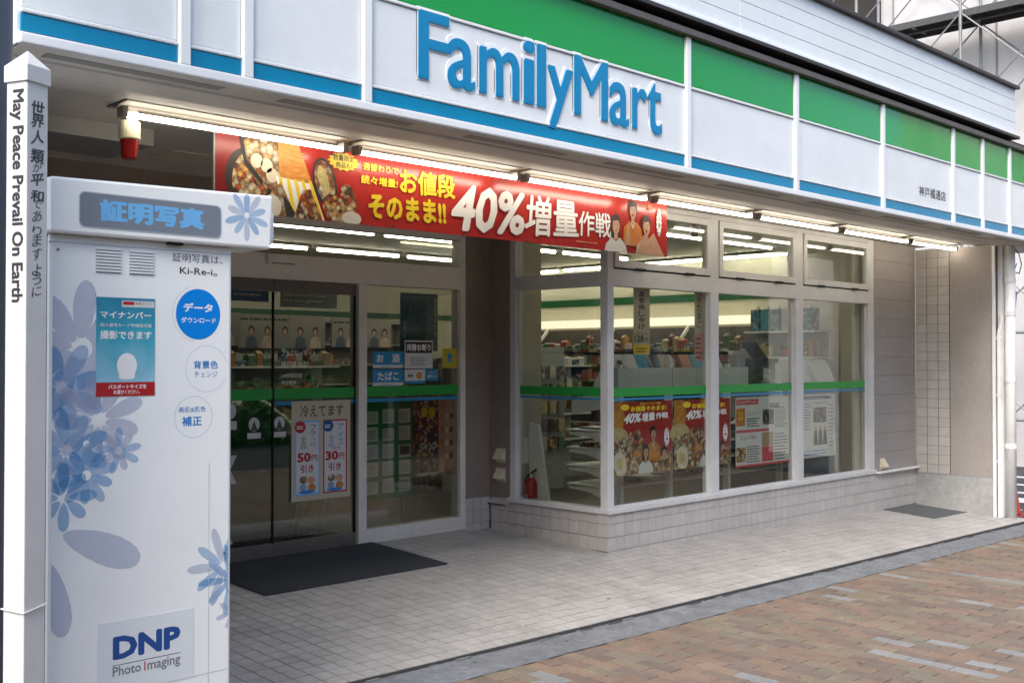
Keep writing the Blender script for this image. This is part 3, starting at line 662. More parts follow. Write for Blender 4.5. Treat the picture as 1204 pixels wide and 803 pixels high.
# ------------------------------------------------------------------ posters on the front windows (inside face)
def sale_poster(x0,x1,z0,z1,label,k):
    f=Flat((x0,.052,z0),(1,0,0),(0,0,1)); w=x1-x0; h=z1-z0
    f.vmin=0.0
    f.slab(0,0,w,h,M['red'],.001)
    f.poly([(0,h),(0,h*.55),(.18*w,h*.62),(.22*w,h*.80),(.16*w,h)],M['crust'],1,'picture')
    f.ell(.10*w,.52*h,.17*w,.14*h,mat('printed_box',(.55,.44,.20),.5,.2,30),2,'picture')
    f.poly([(0,.45*h),(.25*w,.52*h),(.45*w,.62*h),(.55*w,.38*h),(.6*w,.10*h),(w,.30*h),(w,0),(0,0)],M['food2'],3,'picture')
    for (u,v,a,b) in ((.35,.52,.07,.08),(.45,.46,.07,.07),(.40,.38,.06,.06),(.2,.38,.05,.14)): f.ell(u*w,v*h,a*w,b*h,M['food'],4+u,'picture')
    f.ell(.14*w,.16*h,.10*w,.17*h,mat('printed_rice',(.6,.6,.5)),6,'picture',rot=.3); f.ell(.13*w,.16*h,.05*w,.09*h,mat('printed_box',(.5,.4,.2)),7,'picture',rot=.3)
    f.ell(.42*w,.28*h,.07*w,.05*h,M['crust'],7,'picture')
    figure(f,.68*w,.55*h,h*1.3,8,M['crust']); figure(f,.55*w,.30*h,h*1.3,11,M['paper'],False); figure(f,.86*w,.26*h,h*1.3,14,M['pinkp'])
    f.poly([(.72*w,0),(.85*w,.22*h),(w,.25*h),(w,0)],M['food2'],17,'picture')
    f.ell(.21*w,.93*h,.07*w,.045*h,M['yellow'],18,'print')
    f.text('お値段そのまま!',.30*w,.865*h,.90*w,.945*h,M['yellow'],19,bold=.05); f.text('週替わりで続々増量',.45*w,.955*h,.80*w,.985*h,M['yellow'],19,bold=.01)
    f.text('40%',0,0,0,0,M['printw'],20,bold=.04,quad=((.17*w,.70*h),(.46*w,.72*h),(.48*w,.85*h),(.23*w,.85*h)))
    f.text('増量',0,0,0,0,M['printw'],20,bold=.03,quad=((.47*w,.71*h),(.70*w,.735*h),(.70*w,.85*h),(.49*w,.85*h))); f.text('作戦',0,0,0,0,M['printw'],20,bold=.03,quad=((.71*w,.745*h),(.93*w,.755*h),(.92*w,.84*h),(.715*w,.84*h)))
    f.star(.90*w,.48*h,.05*w,.145*h,16,M['printw'],20,'print',.75); f.vtext('行け増し',.88*w,.37*h,.92*w,.59*h,M['ink'],21)
    return f.build('sale_poster',label,'poster','red sale posters in the front windows')
sale_poster(.10,.885,.575,1.152,'red forty percent sale poster in the first front window, beside corner post',0)
# the second one bridges the mullion, its sheet hangs behind it
sale_poster(.915,1.735,.575,1.150,'red forty percent sale poster spanning behind the first mullion',1)
f=Flat((1.83,.056,.52),(1,0,0),(0,0,1)); w,h=.90,.63
f.slab(0,0,w,h,M['paper'],.001); rp=mat('red_line_print',(.55,.08,.10),.5)
f.rect(.01,.56,.37,.61,rp,1); f.text('ローソチケット'.replace('ローソ','ロッピ'),.03,.57,.33,.60,M['printw'],2,bold=.01); f.rect(.01,.31,.55,.335,rp,1); f.rect(.0,.0,w,.02,rp,1)
f.rect(.01,.37,.15,.53,M['orange'],1,'picture'); f.text('22',.04,.43,.12,.50,M['yellow'],2); f.rect(.44,.37,.63,.51,M['photo'],1,'picture'); f.rect(.56,.525,.72,.565,M['ink'],1); f.text('先行受付',.57,.53,.71,.56,M['printw'],2,bold=0)
f.text('エロ・ティエン'.replace('エロ・','ミュージ'),.19,.46,.40,.50,M['ink'],2,bold=0); f.lines(.18,.36,.40,.45,4,M['ink'],2); f.lines(.65,.34,.87,.54,9,M['ink'],2,.3); f.text('ミュージカル',.09,.245,.34,.285,M['ink'],2,bold=.01); f.rect(.01,.05,.16,.18,M['food2'],1,'picture'); f.lines(.18,.04,.40,.20,7,M['ink'],2,.35)
f.rect(.43,.17,.62,.30,mat('olive_print',(.36,.24,.12),.5),1,'picture'); f.rect(.43,.03,.62,.168,rp,1,'picture'); f.lines(.64,.04,.87,.30,9,M['ink'],2,.3)
f.build('ticket_poster','white poster with red bars and concert pictures in the second front window','poster')
f=Flat((2.70,.050,.535),(1,0,0),(0,0,1)); w,h=.90,.615
f=Flat((2.905,.056,.53),(1,0,0),(0,0,1)); w=.70
f.slab(0,0,w,h,M['paper'],.001); f.rect(.0,.57,.62,.60,M['ink'],1); f.lines(.05,.578,.6,.592,1,M['paper'],2); f.text('Creepy Nuts',.26,.515,.56,.55,M['ink'],2,bold=0); f.rect(.27,.34,.52,.49,M['photo'],1,'picture')
for k in range(3): f.poly([(.27+k*.09,.12),(.29+k*.09,.27),(.335+k*.09,.28),(.36+k*.09,.12)],M['hair'],1+k*.3,'picture'); f.ell(.312+k*.09,.285,.02,.03,M['skin'],3,'picture')
f.rect(0,.30,.04,.5,M['redd'],1,'picture'); f.rect(.0,.12,.07,.24,M['photo'],1,'picture'); f.lines(.06,.28,.24,.55,10,M['ink'],2,.3); f.lines(.56,.10,.67,.54,12,M['ink'],2,.25); f.lines(.05,.03,.6,.09,2,M['textblue'],2,.35)
f.build('concert_poster','white concert poster with dark photographs in the last front window','poster')
# hanging price strips inside
f=Flat((.405,.07,1.53),(1,0,0),(0,0,1)); f.slab(0,0,.21,.54,M['papery'],.001); f.vtext('直巻焼しゃけ',.065,.20,.145,.52,M['ink'],1,bold=.02); f.text('炭火焼きのうまみ',.02,.165,.19,.185,M['ink'],1,bold=0); f.text('128',.01,.10,.13,.16,M['ink'],1,bold=.03); f.text('円',.14,.10,.19,.14,M['ink'],1); f.rect(.0,.01,.21,.08,M['yellow'],1); f.lines(.03,.02,.19,.07,2,M['redd'],2)
f.build('price_strip','hanging cream paper strip priced 128 yen in first front window','paper strip','hanging paper strips in the front windows')
f=Flat((1.235,.07,1.48),(1,0,0),(0,0,1)); f.slab(0,0,.13,.60,M['papery'],.001); f.vtext('十たまご',.03,.28,.10,.56,M['ink'],1,bold=.01); f.rect(0,.0,.13,.24,M['pinkp'],1); f.lines(.01,.02,.12,.22,5,M['redd'],2)
f.build('price_strip','hanging cream and pink paper strip against the first mullion of front windows','paper strip','hanging paper strips in the front windows')

# ------------------------------------------------------------------ entrance stickers and posters
YD=1.350
f=Flat((-1.983,1.345,.45),(1,0,0),(0,0,1)); w,h=.53,.735
f.slab(0,0,w,h,M['papery'],.001); f.text('冷えてます',.075,.615,.465,.705,M['inkb'],2,bold=.01)
for (u,m,tx,c2,n1,top) in ((.03,M['skyblue'],'フラッペ',M['redd'],'50',M['red']),(.28,M['red'],'アイス',M['skyblue'],'30',M['navy'])):
    f.rect(u,.04,u+.22,.59,m,1); f.rect(u+.012,.052,u+.208,.578,M['paper'],2); f.ell(u+.045,.545,.048,.045,top,3); f.lines(u+.015,.53,u+.075,.56,2,M['printw'],4,.5)
    f.vtext(tx,u+.13,.39,u+.185,.56,M['inkb'] if tx[0]=='フ' else M['textblue'],3,bold=0); f.vtext('全品',u+.05,.38,u+.10,.48,M['inkb'] if tx[0]=='フ' else M['textblue'],3,bold=0)
    f.text(n1,u+.02,.285,u+.14,.355,M['red'],3,bold=.05); f.text('円',u+.145,.29,u+.195,.335,M['red'],3,bold=.03); f.text('引き',u+.05,.205,u+.165,.265,M['red'],3,bold=.03)
    f.ell(u+.075,.155,.035,.028,M['food2'],3,'picture'); f.ell(u+.145,.15,.035,.028,M['pinkp'],3.5,'picture'); f.ell(u+.15,.095,.035,.028,M['crust'],3,'picture'); f.ell(u+.07,.10,.03,.025,M['petal2'],3.5,'picture'); f.star(u+.105,.065,.08,.015,14,M['textblue'],4)
f.text('2点で',.36,.365,.44,.385,M['red'],3,bold=.02)
f.build('drinks_poster','cream handwritten poster with two tall price panels on the sliding door glass','poster')
# shop name in white film on the right door leaf
f=Flat((-2.065,1.354,1.30),(1,0,0),(0,0,1)); gw=mat('frosted_letter',(.75,.75,.70),.6)
f.mb('film_lettering')
f.text('ファミリーマート',0,.215,.30,.262,gw,0,'film_lettering',0); f.text('神戸橘通店',0,.135,.22,.18,gw,0,'film_lettering',0); f.text('24時間営業',0,.06,.18,.09,gw,0,'film_lettering',0); f.text('年中無休',0,.01,.13,.04,gw,0,'film_lettering',0)
f.build('door_lettering','pale shop name lettering on the right sliding door glass','lettering')
f=Flat((-2.50,1.354,.2),(1,0,0),(0,0,1)); pw=mat('white_film',(.5,.5,.5),.6)
f.ell(.02,.93,.045,.055,pw,0,'film_mark#0'); f.rect(-.0,.80,.07,.86,pw,0,'film_mark#1'); f.poly([(.0,.42),(.07,.42),(.02,.52),(.07,.62),(.0,.62)],pw,0,'film_mark#2'); f.poly([(.0,.0),(.04,.0),(.01,.07),(.0,.07)],pw,0,'film_mark#3')
f.build('door_marks','cut off white film characters on the left sliding door beside the photo booth','lettering')
for i,x in enumerate((-2.29,-2.08)):
    f=Flat((x,1.354,.93),(1,0,0),(0,0,1)); f.mb('sticker'); f.poly([(-.055,0),(.055,0),(.055,.04),(-.055,.04)],pw,0,'sticker'); f.ell(0,.10,.045,.05,pw,0,'sticker'); f.poly([(-.03,.055),(.03,.055),(.0,.13)],M['darkobj'],1,'sticker')
    f.build('door_sticker','small white arch sticker on the %s sliding door leaf'%('left','right')[i],'sticker','white arch stickers on the doors')
def sticker(x0,z0,x1,z1,label,fn):
    f=Flat((x0,YD-.002,z0),(1,0,0),(0,0,1)); fn(f,x1-x0,z1-z0); f.build('window_sticker',label,'sticker')
def s1(f,w,h): f.slab(0,0,w,h,M['bluep'],.001); f.rect(0,0,w,.2*h,M['paper'],1); f.text('お　酒',.12*w,.32*h,.88*w,.85*h,M['printw'],1,bold=.03); f.lines(.3*w,.05*h,.7*w,.13*h,1,M['textblue'],2)
def s2(f,w,h): f.slab(0,0,w,h,M['bluep'],.001); f.rect(0,0,w,.2*h,M['paper'],1); f.text('たばこ',.15*w,.32*h,.85*w,.85*h,M['printw'],1,bold=.03); f.lines(.3*w,.05*h,.7*w,.13*h,1,M['textblue'],2)
def s3(f,w,h): f.slab(0,0,w,h,M['paper'],.001); f.rect(.03*w,.55*h,.97*w,.95*h,M['ink'],1); f.text('両替お断り',.07*w,.62*h,.93*w,.88*h,M['printw'],2,bold=.03); f.lines(.2*w,.12*h,.8*w,.45*h,4,M['ink'],2,.3)
def s4(f,w,h): f.slab(0,0,w,h,M['paper'],.001); f.rect(0,0,w,.18*h,M['bluep'],1); f.text('配達',.15*w,.45*h,.4*w,.65*h,M['ink'],2,bold=.03); f.ell(.7*w,.55*h,.14*w,.28*h,M['crust'],2)
def s5(f,w,h): f.slab(0,0,w,h,M['bluep'],.001); f.text('d払い',.15*w,.6*h,.85*w,.9*h,M['pinkp'],2); f.text('楽天ペイ',.1*w,.25*h,.9*w,.5*h,M['printw'],2)
def s6(f,w,h): f.slab(0,0,w,h,mat('dull_yellow_print',(.50,.40,.03),.5),.001); f.ell(.5*w,.62*h,.18*w,.14*h,M['bluep'],2); f.poly([(.3*w,.2*h),(.5*w,.6*h),(.7*w,.2*h),(.5*w,.35*h)],M['bluep'],2)
sticker(-1.235,1.425,-.93,1.555,'blue sticker reading alcohol, above the tobacco sticker in the sidelight',s1)
sticker(-1.235,1.285,-.93,1.415,'blue sticker reading tobacco, below the alcohol sticker in the sidelight',s2)
sticker(-.915,1.42,-.62,1.645,'white notice with black title bar in the sidelight window',s3)
sticker(-.915,1.30,-.70,1.412,'small white sticker with blue foot below the black titled notice',s4)
sticker(-.69,1.32,-.56,1.412,'small blue payment sticker below the black titled notice',s5)
sticker(-.512,1.42,-.352,1.582,'yellow sticker with blue figure at right edge of the sidelight',s6)
f=Flat((-.92,1.40,1.56),(1,0,0),(0,0,1)); f.slab(0,0,.40,.47,mat('deep_blue_poster',(.05,.15,.23),.4,.5,9),.001); 
for k in range(7): a=.3+k*.17; f.poly([(.05,.05+.02*k),(.055,.05+.02*k),(.05+.42*math.cos(a)*.8,.03+.45*math.sin(a)*.9),(.045+.42*math.cos(a)*.8,.03+.45*math.sin(a)*.9)],mat('pale_streak',(.25,.33,.36),.5),1+k*.2)
f.vtext('夏の花火大会',.36,.12,.385,.44,M['paper'],3,bold=0); f.vtext('神戸港',.03,.1,.06,.25,M['paper'],3,bold=0)
f.build('festival_poster','dark blue poster with pale streaks in upper part of the sidelight','poster')
f=Flat((-.765,1.365,.54),(1,0,0),(0,0,1)); f.slab(0,0,.22,.62,M['flyer'],.001); f.rect(0,.01,.22,.03,M['paper'],1); f.text('最強',.03,.48,.19,.56,M['yellow'],1,bold=.04); f.text('ジャンプ',.02,.20,.20,.28,M['printw'],1,bold=.03)
f.build('comic_flyer','dark colourful tall flyer right of the green notice board','flyer')
f=Flat((-.54,1.365,.56),(1,0,0),(0,0,1)); f.slab(0,0,.19,.61,M['pinkp'],.001); f.text('ぷりんと',.02,.53,.17,.58,M['redd'],1,bold=.02)
for k in range(12): f.ell(.04+.05*(k%3),.46-.11*(k//3),.02,.025,[M['crust'],M['paper'],M['redd']][k%3],1)
f.build('sweets_flyer','pink flyer of little printed sweets beside the dark flyer','flyer')
# green notice board on legs, inside the sidelight
t=thing('notice_board','green notice board with fifteen paper slips on a metal stand inside the sidelight','notice board',(-1.03,1.46,.1))
MB().box(-1.30,-.77,1.42,1.44,.39,1.16,M['greenb']).build('board',t)
MB().box(-1.29,-1.27,1.44,1.46,.12,.40,M['steel']).build('leg',t); MB().box(-.86,-.84,1.44,1.46,.12,.40,M['steel']).build('leg',t); MB().box(-1.29,-.84,1.44,1.46,.20,.215,M['steel']).build('stretcher',t)
for r in range(5):
    for c in range(3):
        f=Flat((-1.245+c*.165,1.4195,.43+r*.138),(1,0,0),(0,0,1)); f.slab(0,0,.12,.115 if (r+c)%4 else .10,mat('slip_paper',(.58,.64,.58),.6),.001); f.lines(.01,.02,.11,.10,5,[M['greenb'],M['ink'],M['redd']][(r*2+c)%3],1,.3,'slip_print')
        if (r,c)==(2,2): f.rect(.01,.02,.11,.09,M['darkobj'],2,'slip_print')
        f.build('paper_slip',parent=None); o=bpy.context.scene.collection.objects
        s_=[x for x in C.objects if x.name.startswith('paper_slip') and x.parent is None][0]; s_.parent=t; s_.location=Vector((0,0,0))-Vector(t.location)

# ------------------------------------------------------------------ door mats
def matobj(name,x0,x1,y0,y1,label,fn,dz=.012,m=None):
    b=MB(); n=8; m=m or M['mat_']
    xs=fr(x0,x1,n); ys=fr(y0,y1,4)
    v=[(x,y,fn(x,y)+dz) for y in ys for x in xs]; nx=n+1
    f=[(j*nx+i,j*nx+i+1,(j+1)*nx+i+1,(j+1)*nx+i) for j in range(4) for i in range(n)]
    b.add(v,f,m)
    per=[(x,y0) for x in xs]+[(x1,y) for y in ys[1:]]+[(x,y1) for x in xs[::-1][1:]]+[(x0,y) for y in ys[::-1][1:-1]]
    k=len(per); b.add([(x,y,fn(x,y)+dz) for x,y in per]+[(x,y,fn(x,y)) for x,y in per],[(k+i,k+(i+1)%k,(i+1)%k,i) for i in range(k)],m)
    return tag(b.build(name),label,'mat')
matobj('door_mat',-2.78,-1.27,.43,1.305,'large charcoal ribbed mat on the tiles in front of sliding doors',zf)
matobj('door_mat',4.45,5.24,-.58,-.02,'small dark grey mat on the tiles at the foot of the end wall',zf,.006,mat('worn_grey_mat',(.10,.105,.11),.95,.25,80,bump=.5))

# ------------------------------------------------------------------ indoors
ins=MB(); ins.box(-4.5,5.3,1.46,7.4,-.02,.10,M['floorin']).box(.15,5.3,.145,1.46,-.02,.10,M['floorin']).box(-2.5,-.30,1.43,1.46,-.02,.10,M['floorin']); ins.build('interior_floor',shop)
bx('interior_ceiling',(-5.1,5.45,.0,7.5,2.81,2.86),M['ceilin'],shop)
ic=MB().box(-5.1,5.3,1.451,7.4,2.79,2.809,M['ceilin']).box(.09,5.3,.10,1.451,2.79,2.809,M['ceilin']).build('interior_ceiling_lining',shop)
bx('back_wall',(-4.5,5.4,7.3,7.4,.1,2.79),M['wallin'],shop); bx('right_wall',(5.25,5.4,.14,7.3,.1,2.79),M['wallin'],shop); bx('left_wall',(-4.6,-4.5,1.46,7.4,.1,2.79),M['wallin'],shop)
bx('inner_lining',(4.34,5.25,.145,.155,.1,2.79),M['wallin'],shop)
bx('window_reveal',(4.10,4.338,.105,.135,.30,2.70),mat('reveal_cream',(.55,.55,.48),.6),shop)
bx('interior_pillar',(.10,.40,1.09,1.45,.1,2.79),M['wallin'],shop)
bx('green_wall_band',(5.238,5.25,1.2,7.29,2.235,2.335),M['ingreen'],shop); bx('green_wall_band',(-4.5,5.2,7.285,7.30,2.08,2.16),M['ingreen'],shop)
# ceiling tubes
def ctube(p,q_,label,zc=2.79):
    p=Vector(p); q_=Vector(q_); d=(q_-p).normalized(); s=Vector((-d.y,d.x,0))
    t=thing('ceiling_tube_light',label,'tube light',((p.x+q_.x)/2,(p.y+q_.y)/2,zc),'ceiling tube lights inside the shop')
    h=MB(); a=p+s*.05; h.extr([p+s*.05+Vector((0,0,zc-.03)),p-s*.05+Vector((0,0,zc-.03)),p-s*.04+Vector((0,0,zc-.001)),p+s*.04+Vector((0,0,zc-.001))],q_-p,M['lighthouse']); h.build('housing',t)
    MB().tube(p+d*.03+Vector((0,0,zc-.05)),q_-d*.03+Vector((0,0,zc-.05)),.016,M['tubein'],8).build('tube',t)
for i in range(3):
    a=.35+1.3*i+ (0 if i==0 else .05*i); ctube((a,1.2,0),(a+1.24,1.2,0),'%s tube of the ceiling row nearest the front windows'%ORD[i].capitalize())
k=0
for i in range(5):
    a=-2.3+1.33*i; ctube((a,3.25,0),(a+1.24,3.25,0),'%s tube from the left in the middle ceiling row'%ORD[i].capitalize())
for i in range(3):
    a=-.6+1.33*i; ctube((a,4.95,0),(a+1.24,4.95,0),'%s tube from the left in the rear ceiling row'%ORD[i].capitalize())
for i in range(4):
    a=1.3+1.27*i; ctube((5.0,a,0),(5.0,a+1.2,0),'%s tube of the row running along the right wall'%ORD[i].capitalize())
# lit wall shelving along the right wall
GOODS=[mat('pack_%d'%i,c,.45,.25,22) for i,c in enumerate([(.30,.09,.05),(.40,.33,.18),(.16,.12,.08),(.45,.40,.34),(.10,.16,.10),(.36,.20,.06),(.12,.10,.16),(.50,.46,.40)])]
GOODS += [cells('pack_print_a',[(.45,.30,.10),(.30,.05,.04),(.5,.48,.42),(.10,.12,.10)],18), cells('pack_print_b',[(.10,.20,.28),(.42,.42,.40),(.30,.20,.08),(.06,.10,.06)],22), cells('pack_print_c',[(.40,.10,.06),(.46,.38,.14),(.08,.06,.05),(.5,.45,.40)],26)]
GC=['dull red','straw','dark brown','pale','green','orange','plum','white','amber printed','blue printed','red printed']
def nth(n): return '%d%s'%(n,'th' if 10<=n%100<=20 else {1:'st',2:'nd',3:'rd'}.get(n%10,'th'))
PK=[]
for i,(w,h) in enumerate([(.09,.10),(.12,.08),(.07,.16),(.10,.13),(.06,.19),(.13,.06)]):
    for m in random.sample(GOODS,4):
        b=MB().box(-w/2,w/2,-.05,.05,0,h*.82,m); b.add([(-w/2,-.05,h*.82),(w/2,-.05,h*.82),(w/2,.05,h*.82),(-w/2,.05,h*.82),(-w*.38,0,h),(w*.38,0,h)],[(0,1,5,4),(2,3,4,5),(1,2,5),(3,0,4)],m)
        me=bpy.data.meshes.new('product_pack'); me.from_pydata(b.v,[],b.f); me.materials.append(m); me['c']=GC[GOODS.index(m)]; PK.append((w,me))
def stock(p,q_,label,group,rz,gap=.006,maxn=46,skip=.04,joined=None):
    if joined is not None:      # far rows: one part of the shelving
        p=Vector(p); q_=Vector(q_); L=(q_-p).length; d=(q_-p)/L; s_=0; b=MB(); n=0
        while n<maxn:
            w,me=random.choice(PK); s_+=w/2
            if s_+w/2>L: break
            o=p+d*s_; rot=Matrix.Rotation(rz,3,'Z'); b.add([o+rot@v.co for v in me.vertices],[tuple(f.vertices) for f in me.polygons],me.materials[0]); s_+=w/2+gap; n+=1
        tag(b.build('packed_goods',joined),kind='stuff'); return
    p=Vector(p); q_=Vector(q_); L=(q_-p).length; d=(q_-p)/L; s=0; n=0
    while n<maxn:
        w,me=random.choice(PK); s+=w/2
        if s+w/2>L: break
        if random.random()>skip:
            o=link('product_pack',me,None,p+d*s,(0,0,rz+random.uniform(-.08,.08))); n+=1; tag(o,'%s pack, %s %s'%(me['c'],nth(n),label),'product',group)
        s+=w/2+gap
t=thing('wall_shelving','long lit wall shelving of packed goods along the cream right wall','shelving',(5.0,4,.1))
MB().box(5.20,5.236,1.9,7.2,.1,1.9,mat('dark_shelf_back',(.085,.075,.065),.6,.3,9)).build('back_panel',t); MB().box(4.98,5.236,1.9,7.2,1.93,2.03,M['caselight']).build('lit_canopy',t); MB().box(4.9,5.19,1.9,7.2,.1,.32,M['rackgrey']).build('base',t)
for j,z in enumerate((.62,.92,1.22,1.42,1.62)): MB().box(4.80-.0,5.19,1.95,7.15,z-.02,z,M['shelf']).build('shelf',t); MB().box(4.792,4.7995,1.96,7.14,z-.035,z+.003,cells('price_tags',[(.55,.55,.5),(.5,.4,.1),(.5,.5,.48),(.4,.08,.06),(.1,.1,.1)],9,stretch=(1,1,.01)) if 'price_tags' not in MT else MT['price_tags']).build('price_rail',t)
for y in (3.0,4.25,5.5): MB().extr([(5.19,y,1.93),(4.85,y,1.60),(4.85,y,1.57),(5.19,y,1.87)],(0,.03,0),M['shelf']).build('bracket',t)
for z in (1.22,1.42,1.62): stock((4.88,2.0,z),(4.88,7.0,z),'from the window, %s lit right wall shelf'%{1.62:'top',1.42:'second',1.22:'third'}[z],'packs on the right wall shelves',math.pi/2)
# upper stock of teal packs near the window end
t=thing('display_rack','grey display rack below teal bottle packs near right end of front windows','rack',(5.0,1.5,.1))
MB().box(4.95,5.2,1.0,1.85,.1,1.8,M['rackgrey']).build('rack_body',t); 
for z in (1.5,1.8): MB().box(4.75,5.2,.95,1.88,z,z+.02,M['shelf']).build('shelf',t)
for i in range(6):
    o=MB().box(4.82,5.0,1.02+i*.14,1.13+i*.14,1.822,2.08,[MT['teal_print'] if 'teal_print' in MT else cells('teal_print',[(.02,.20,.22),(.05,.28,.28),(.30,.38,.36),(.01,.10,.13)],16), M['teal'], M['rackgrey']][[0,1,2,0,1,0][i]]).tube((4.9,1.075+i*.14,2.08),(4.9,1.075+i*.14,2.12),.02,M['paper'],8).build('bottle_pack')
    tag(o,'%s refill pack from the window on top of the display rack'%ORD[i],'product','teal packs on the display rack')
stock((4.85,1.0,1.522),(4.85,1.85,1.522),'from the window under the teal refill packs','packs under the teal ones',math.pi/2)
# gondola shelves in the middle of the shop
def gondola(x0,x1,y0,y1,zt,label,lab2):
    t=thing('gondola_shelf',label,'shelving',((x0+x1)/2,(y0+y1)/2,.1)); ym=(y0+y1)/2
    MB().box(x0,x1,ym-.02,ym+.02,.1,zt,M['rackgrey']).build('back_panel',t); MB().box(x0,x1,y0,y1,.1,.24,M['rackgrey']).build('base',t)
    MB().box(x0-.03,x0,y0,y1,.1,zt,M['hang']).build('end_panel',t)
    n=0
    for z in (.55,.85,1.15,1.42):
        if z<zt: MB().box(x0,x1,y0,y1,z-.02,z,M['shelf']).build('shelf',t); stock((x0+.05,y0+.09,z),(x1-.05,y0+.09,z),lab2%{.55:'lowest',.85:'second',1.15:'third',1.42:'top'}[z],'packs on '+lab2.split(' of the ')[1],0,maxn=24,joined=(t if z<.6 or x0<0 else None))
gondola(1.2,3.6,3.3,4.0,1.5,'middle gondola shelf of snack packs behind the magazine rack','from the left, %s shelf of the middle gondola facing the windows')
gondola(-1.6,.6,4.3,5.0,1.55,'dark gondola shelf of goods seen through the entrance glass','from the left, %s shelf of the gondola facing the entrance')
# hanging goods rack seen through the side window
t=thing('hanging_rack','tall grey rack of hanging small goods behind the side window','rack',(1.9,2.9,.1))
MB().box(1.5,2.35,2.60,2.64,.1,1.62,M['rackgrey']).build('pegboard',t)
for i in range(6):
    for j in range(5):
        x=1.56+i*.14; z=1.42-j*.19
        MB().box(x-.045,x+.045,2.55,2.575,z-.13,z,random.choice(GOODS+[M['rackgrey'],M['midobj']])).build('hung_pack',t)
MB().box(1.4,1.46,2.3,2.66,.1,1.95,M['hang']).build('side_panel',t)
# counter and promotion boards deep inside the entrance
t=thing('back_shelving','tall dark shelving of goods along the back wall behind the entrance','shelving',(.5,7.0,.1))
MB().box(-4.2,4.3,7.22,7.28,.1,1.98,MT['dark_shelf_back']).build('back_panel',t); MB().box(-4.2,4.3,6.95,7.27,1.99,2.04,M['rackgrey']).build('top_board',t)
for z in (1.15,1.42,1.70): MB().box(-4.2,4.3,6.95,7.21,z-.02,z,M['rackgrey']).build('shelf',t)
for z in (1.42,1.70): stock((-3.2,7.04,z),(4.1,7.04,z),'from the left, %s back wall shelf'%('upper' if z>1.5 else 'lower'),'packs on the back wall shelves',0,maxn=60,joined=t)
t=thing('checkout_counter','dark checkout counter deep inside the entrance','counter',(-1.5,6.2,.1))
MB().box(-3.4,1.2,5.9,6.4,.1,1.05,M['darkobj']).build('counter_body',t); MB().box(-3.42,1.22,5.86,6.42,1.05,1.09,M['rackgrey']).build('counter_top',t)
stock((-3.0,6.0,1.09),(1.0,6.0,1.09),'from the left on the checkout counter','items on the checkout counter',0,joined=t)
for i,(x0,x1,y,z0,z1) in enumerate([(-2.1,-1.05,3.6,1.62,1.93),(-.95,.05,3.8,1.60,1.93),(.35,1.15,4.1,1.62,1.93)]):
    f=Flat((x0,y,z0),(1,0,0),(0,0,1)); w=x1-x0; h=z1-z0; f.slab(0,0,w,h,mat('grey_promo_board',(.28,.26,.22),.6,.1,4),.02,part='board')
    for kx,cc in ((.14,0),(.32,1),(.52,2),(.70,0),(.88,1)):
        f.ell(kx*w,h*.52,.034,.046,M['hair'],1,'picture'); f.ell(kx*w,h*.49,.023,.032,M['skin'],2,'picture'); f.poly([(kx*w-.07,0),(kx*w-.055,h*.28),(kx*w-.02,h*.36),(kx*w+.02,h*.36),(kx*w+.055,h*.28),(kx*w+.07,0)],[M['slate'],M['cloth'],M['midobj']][cc],1.5,'picture')
    f.lines(.02,h*.82,w*.6,h*.95,1,M['ink'],1)
    f.build('promotion_board',['wide grey promotion board with a row of printed people behind the door leaves','grey promotion board with printed people, middle one of three behind the entrance','grey promotion board with printed people, rightmost of three behind the sidelight'][i],'board','promotion boards above the shelves')
for i,(x0,x1,y,z0,z1,m) in enumerate([(-1.75,-1.38,2.6,1.98,2.33,M['navy']),(-1.2,-.6,2.7,1.95,2.35,M['rackgrey'])]):
    f=Flat((x0,y,z0),(1,0,0),(0,0,1)); f.slab(0,0,x1-x0,z1-z0,m,.004); f.lines(.03,.05,(x1-x0)-.03,(z1-z0)*.5,3,M['paper'],1,.3)
    f.build('hanging_sign',('dark blue sign hanging from the ceiling inside the doors','grey sign hanging from the ceiling inside the sidelight')[i],'hanging sign')
# slanted wire basket stand near the doors, and a rail
t=thing('basket_stand','slanted silver wire stand low behind the right door leaf','stand',(-1.45,1.9,.1))
for i in range(6): MB().tube((-1.72+i*.06,1.75,.12),(-1.48+i*.06,1.95,.50),.006,M['chrome'],6).build('wire',t)
MB().tube((-1.8,1.75,.12),(-1.35,1.75,.12),.008,M['chrome'],6).build('base_bar',t)
t=thing('hoop_rail','low grey hoop rail behind the left side of the doors','rail',(-2.1,2.2,.1)); MB().path([(-2.38,2.2,.10),(-2.38,2.2,.52),(-2.33,2.2,.57),(-1.9,2.2,.57),(-1.85,2.2,.52),(-1.85,2.2,.10)],.012,M['steel'],8).build('hoop',t)
matobj('door_mat',-2.6,-1.3,1.6,2.9,'dark mat on the shop floor just inside the sliding doors',lambda x,y:.10)
b=MB(); nu,nv=40,20; vv=[]; cv=mat('green_cover',(.008,.10,.03),.28,.2,9)
for j in range(nv+1):
    for i in range(nu):
        th=2*math.pi*i/nu; ph=j/nv; pr=min(1,(1-ph)*3)**.5 if ph>.66 else 1
        k=(abs(math.cos(th))**4+abs(math.sin(th))**4)**-.25; w_=1+.02*math.sin(ph*46+3*math.sin(th*2))+.015*math.sin(th*9+ph*11)
        vv.append((-1.78+.55*k*pr*w_*math.cos(th), 2.55+.42*k*pr*w_*math.sin(th), .11+1.12*ph+.02*math.sin(th*5)))
b.add(vv,[(j*nu+i,j*nu+(i+1)%nu,(j+1)*nu+(i+1)%nu,(j+1)*nu+i) for j in range(nv) for i in range(nu)]+[tuple(nv*nu+i for i in range(nu))],cv)
tag(b.build('covered_display',smooth=True),'display covered by a crinkled dark green sheet behind the left door leaf','display')
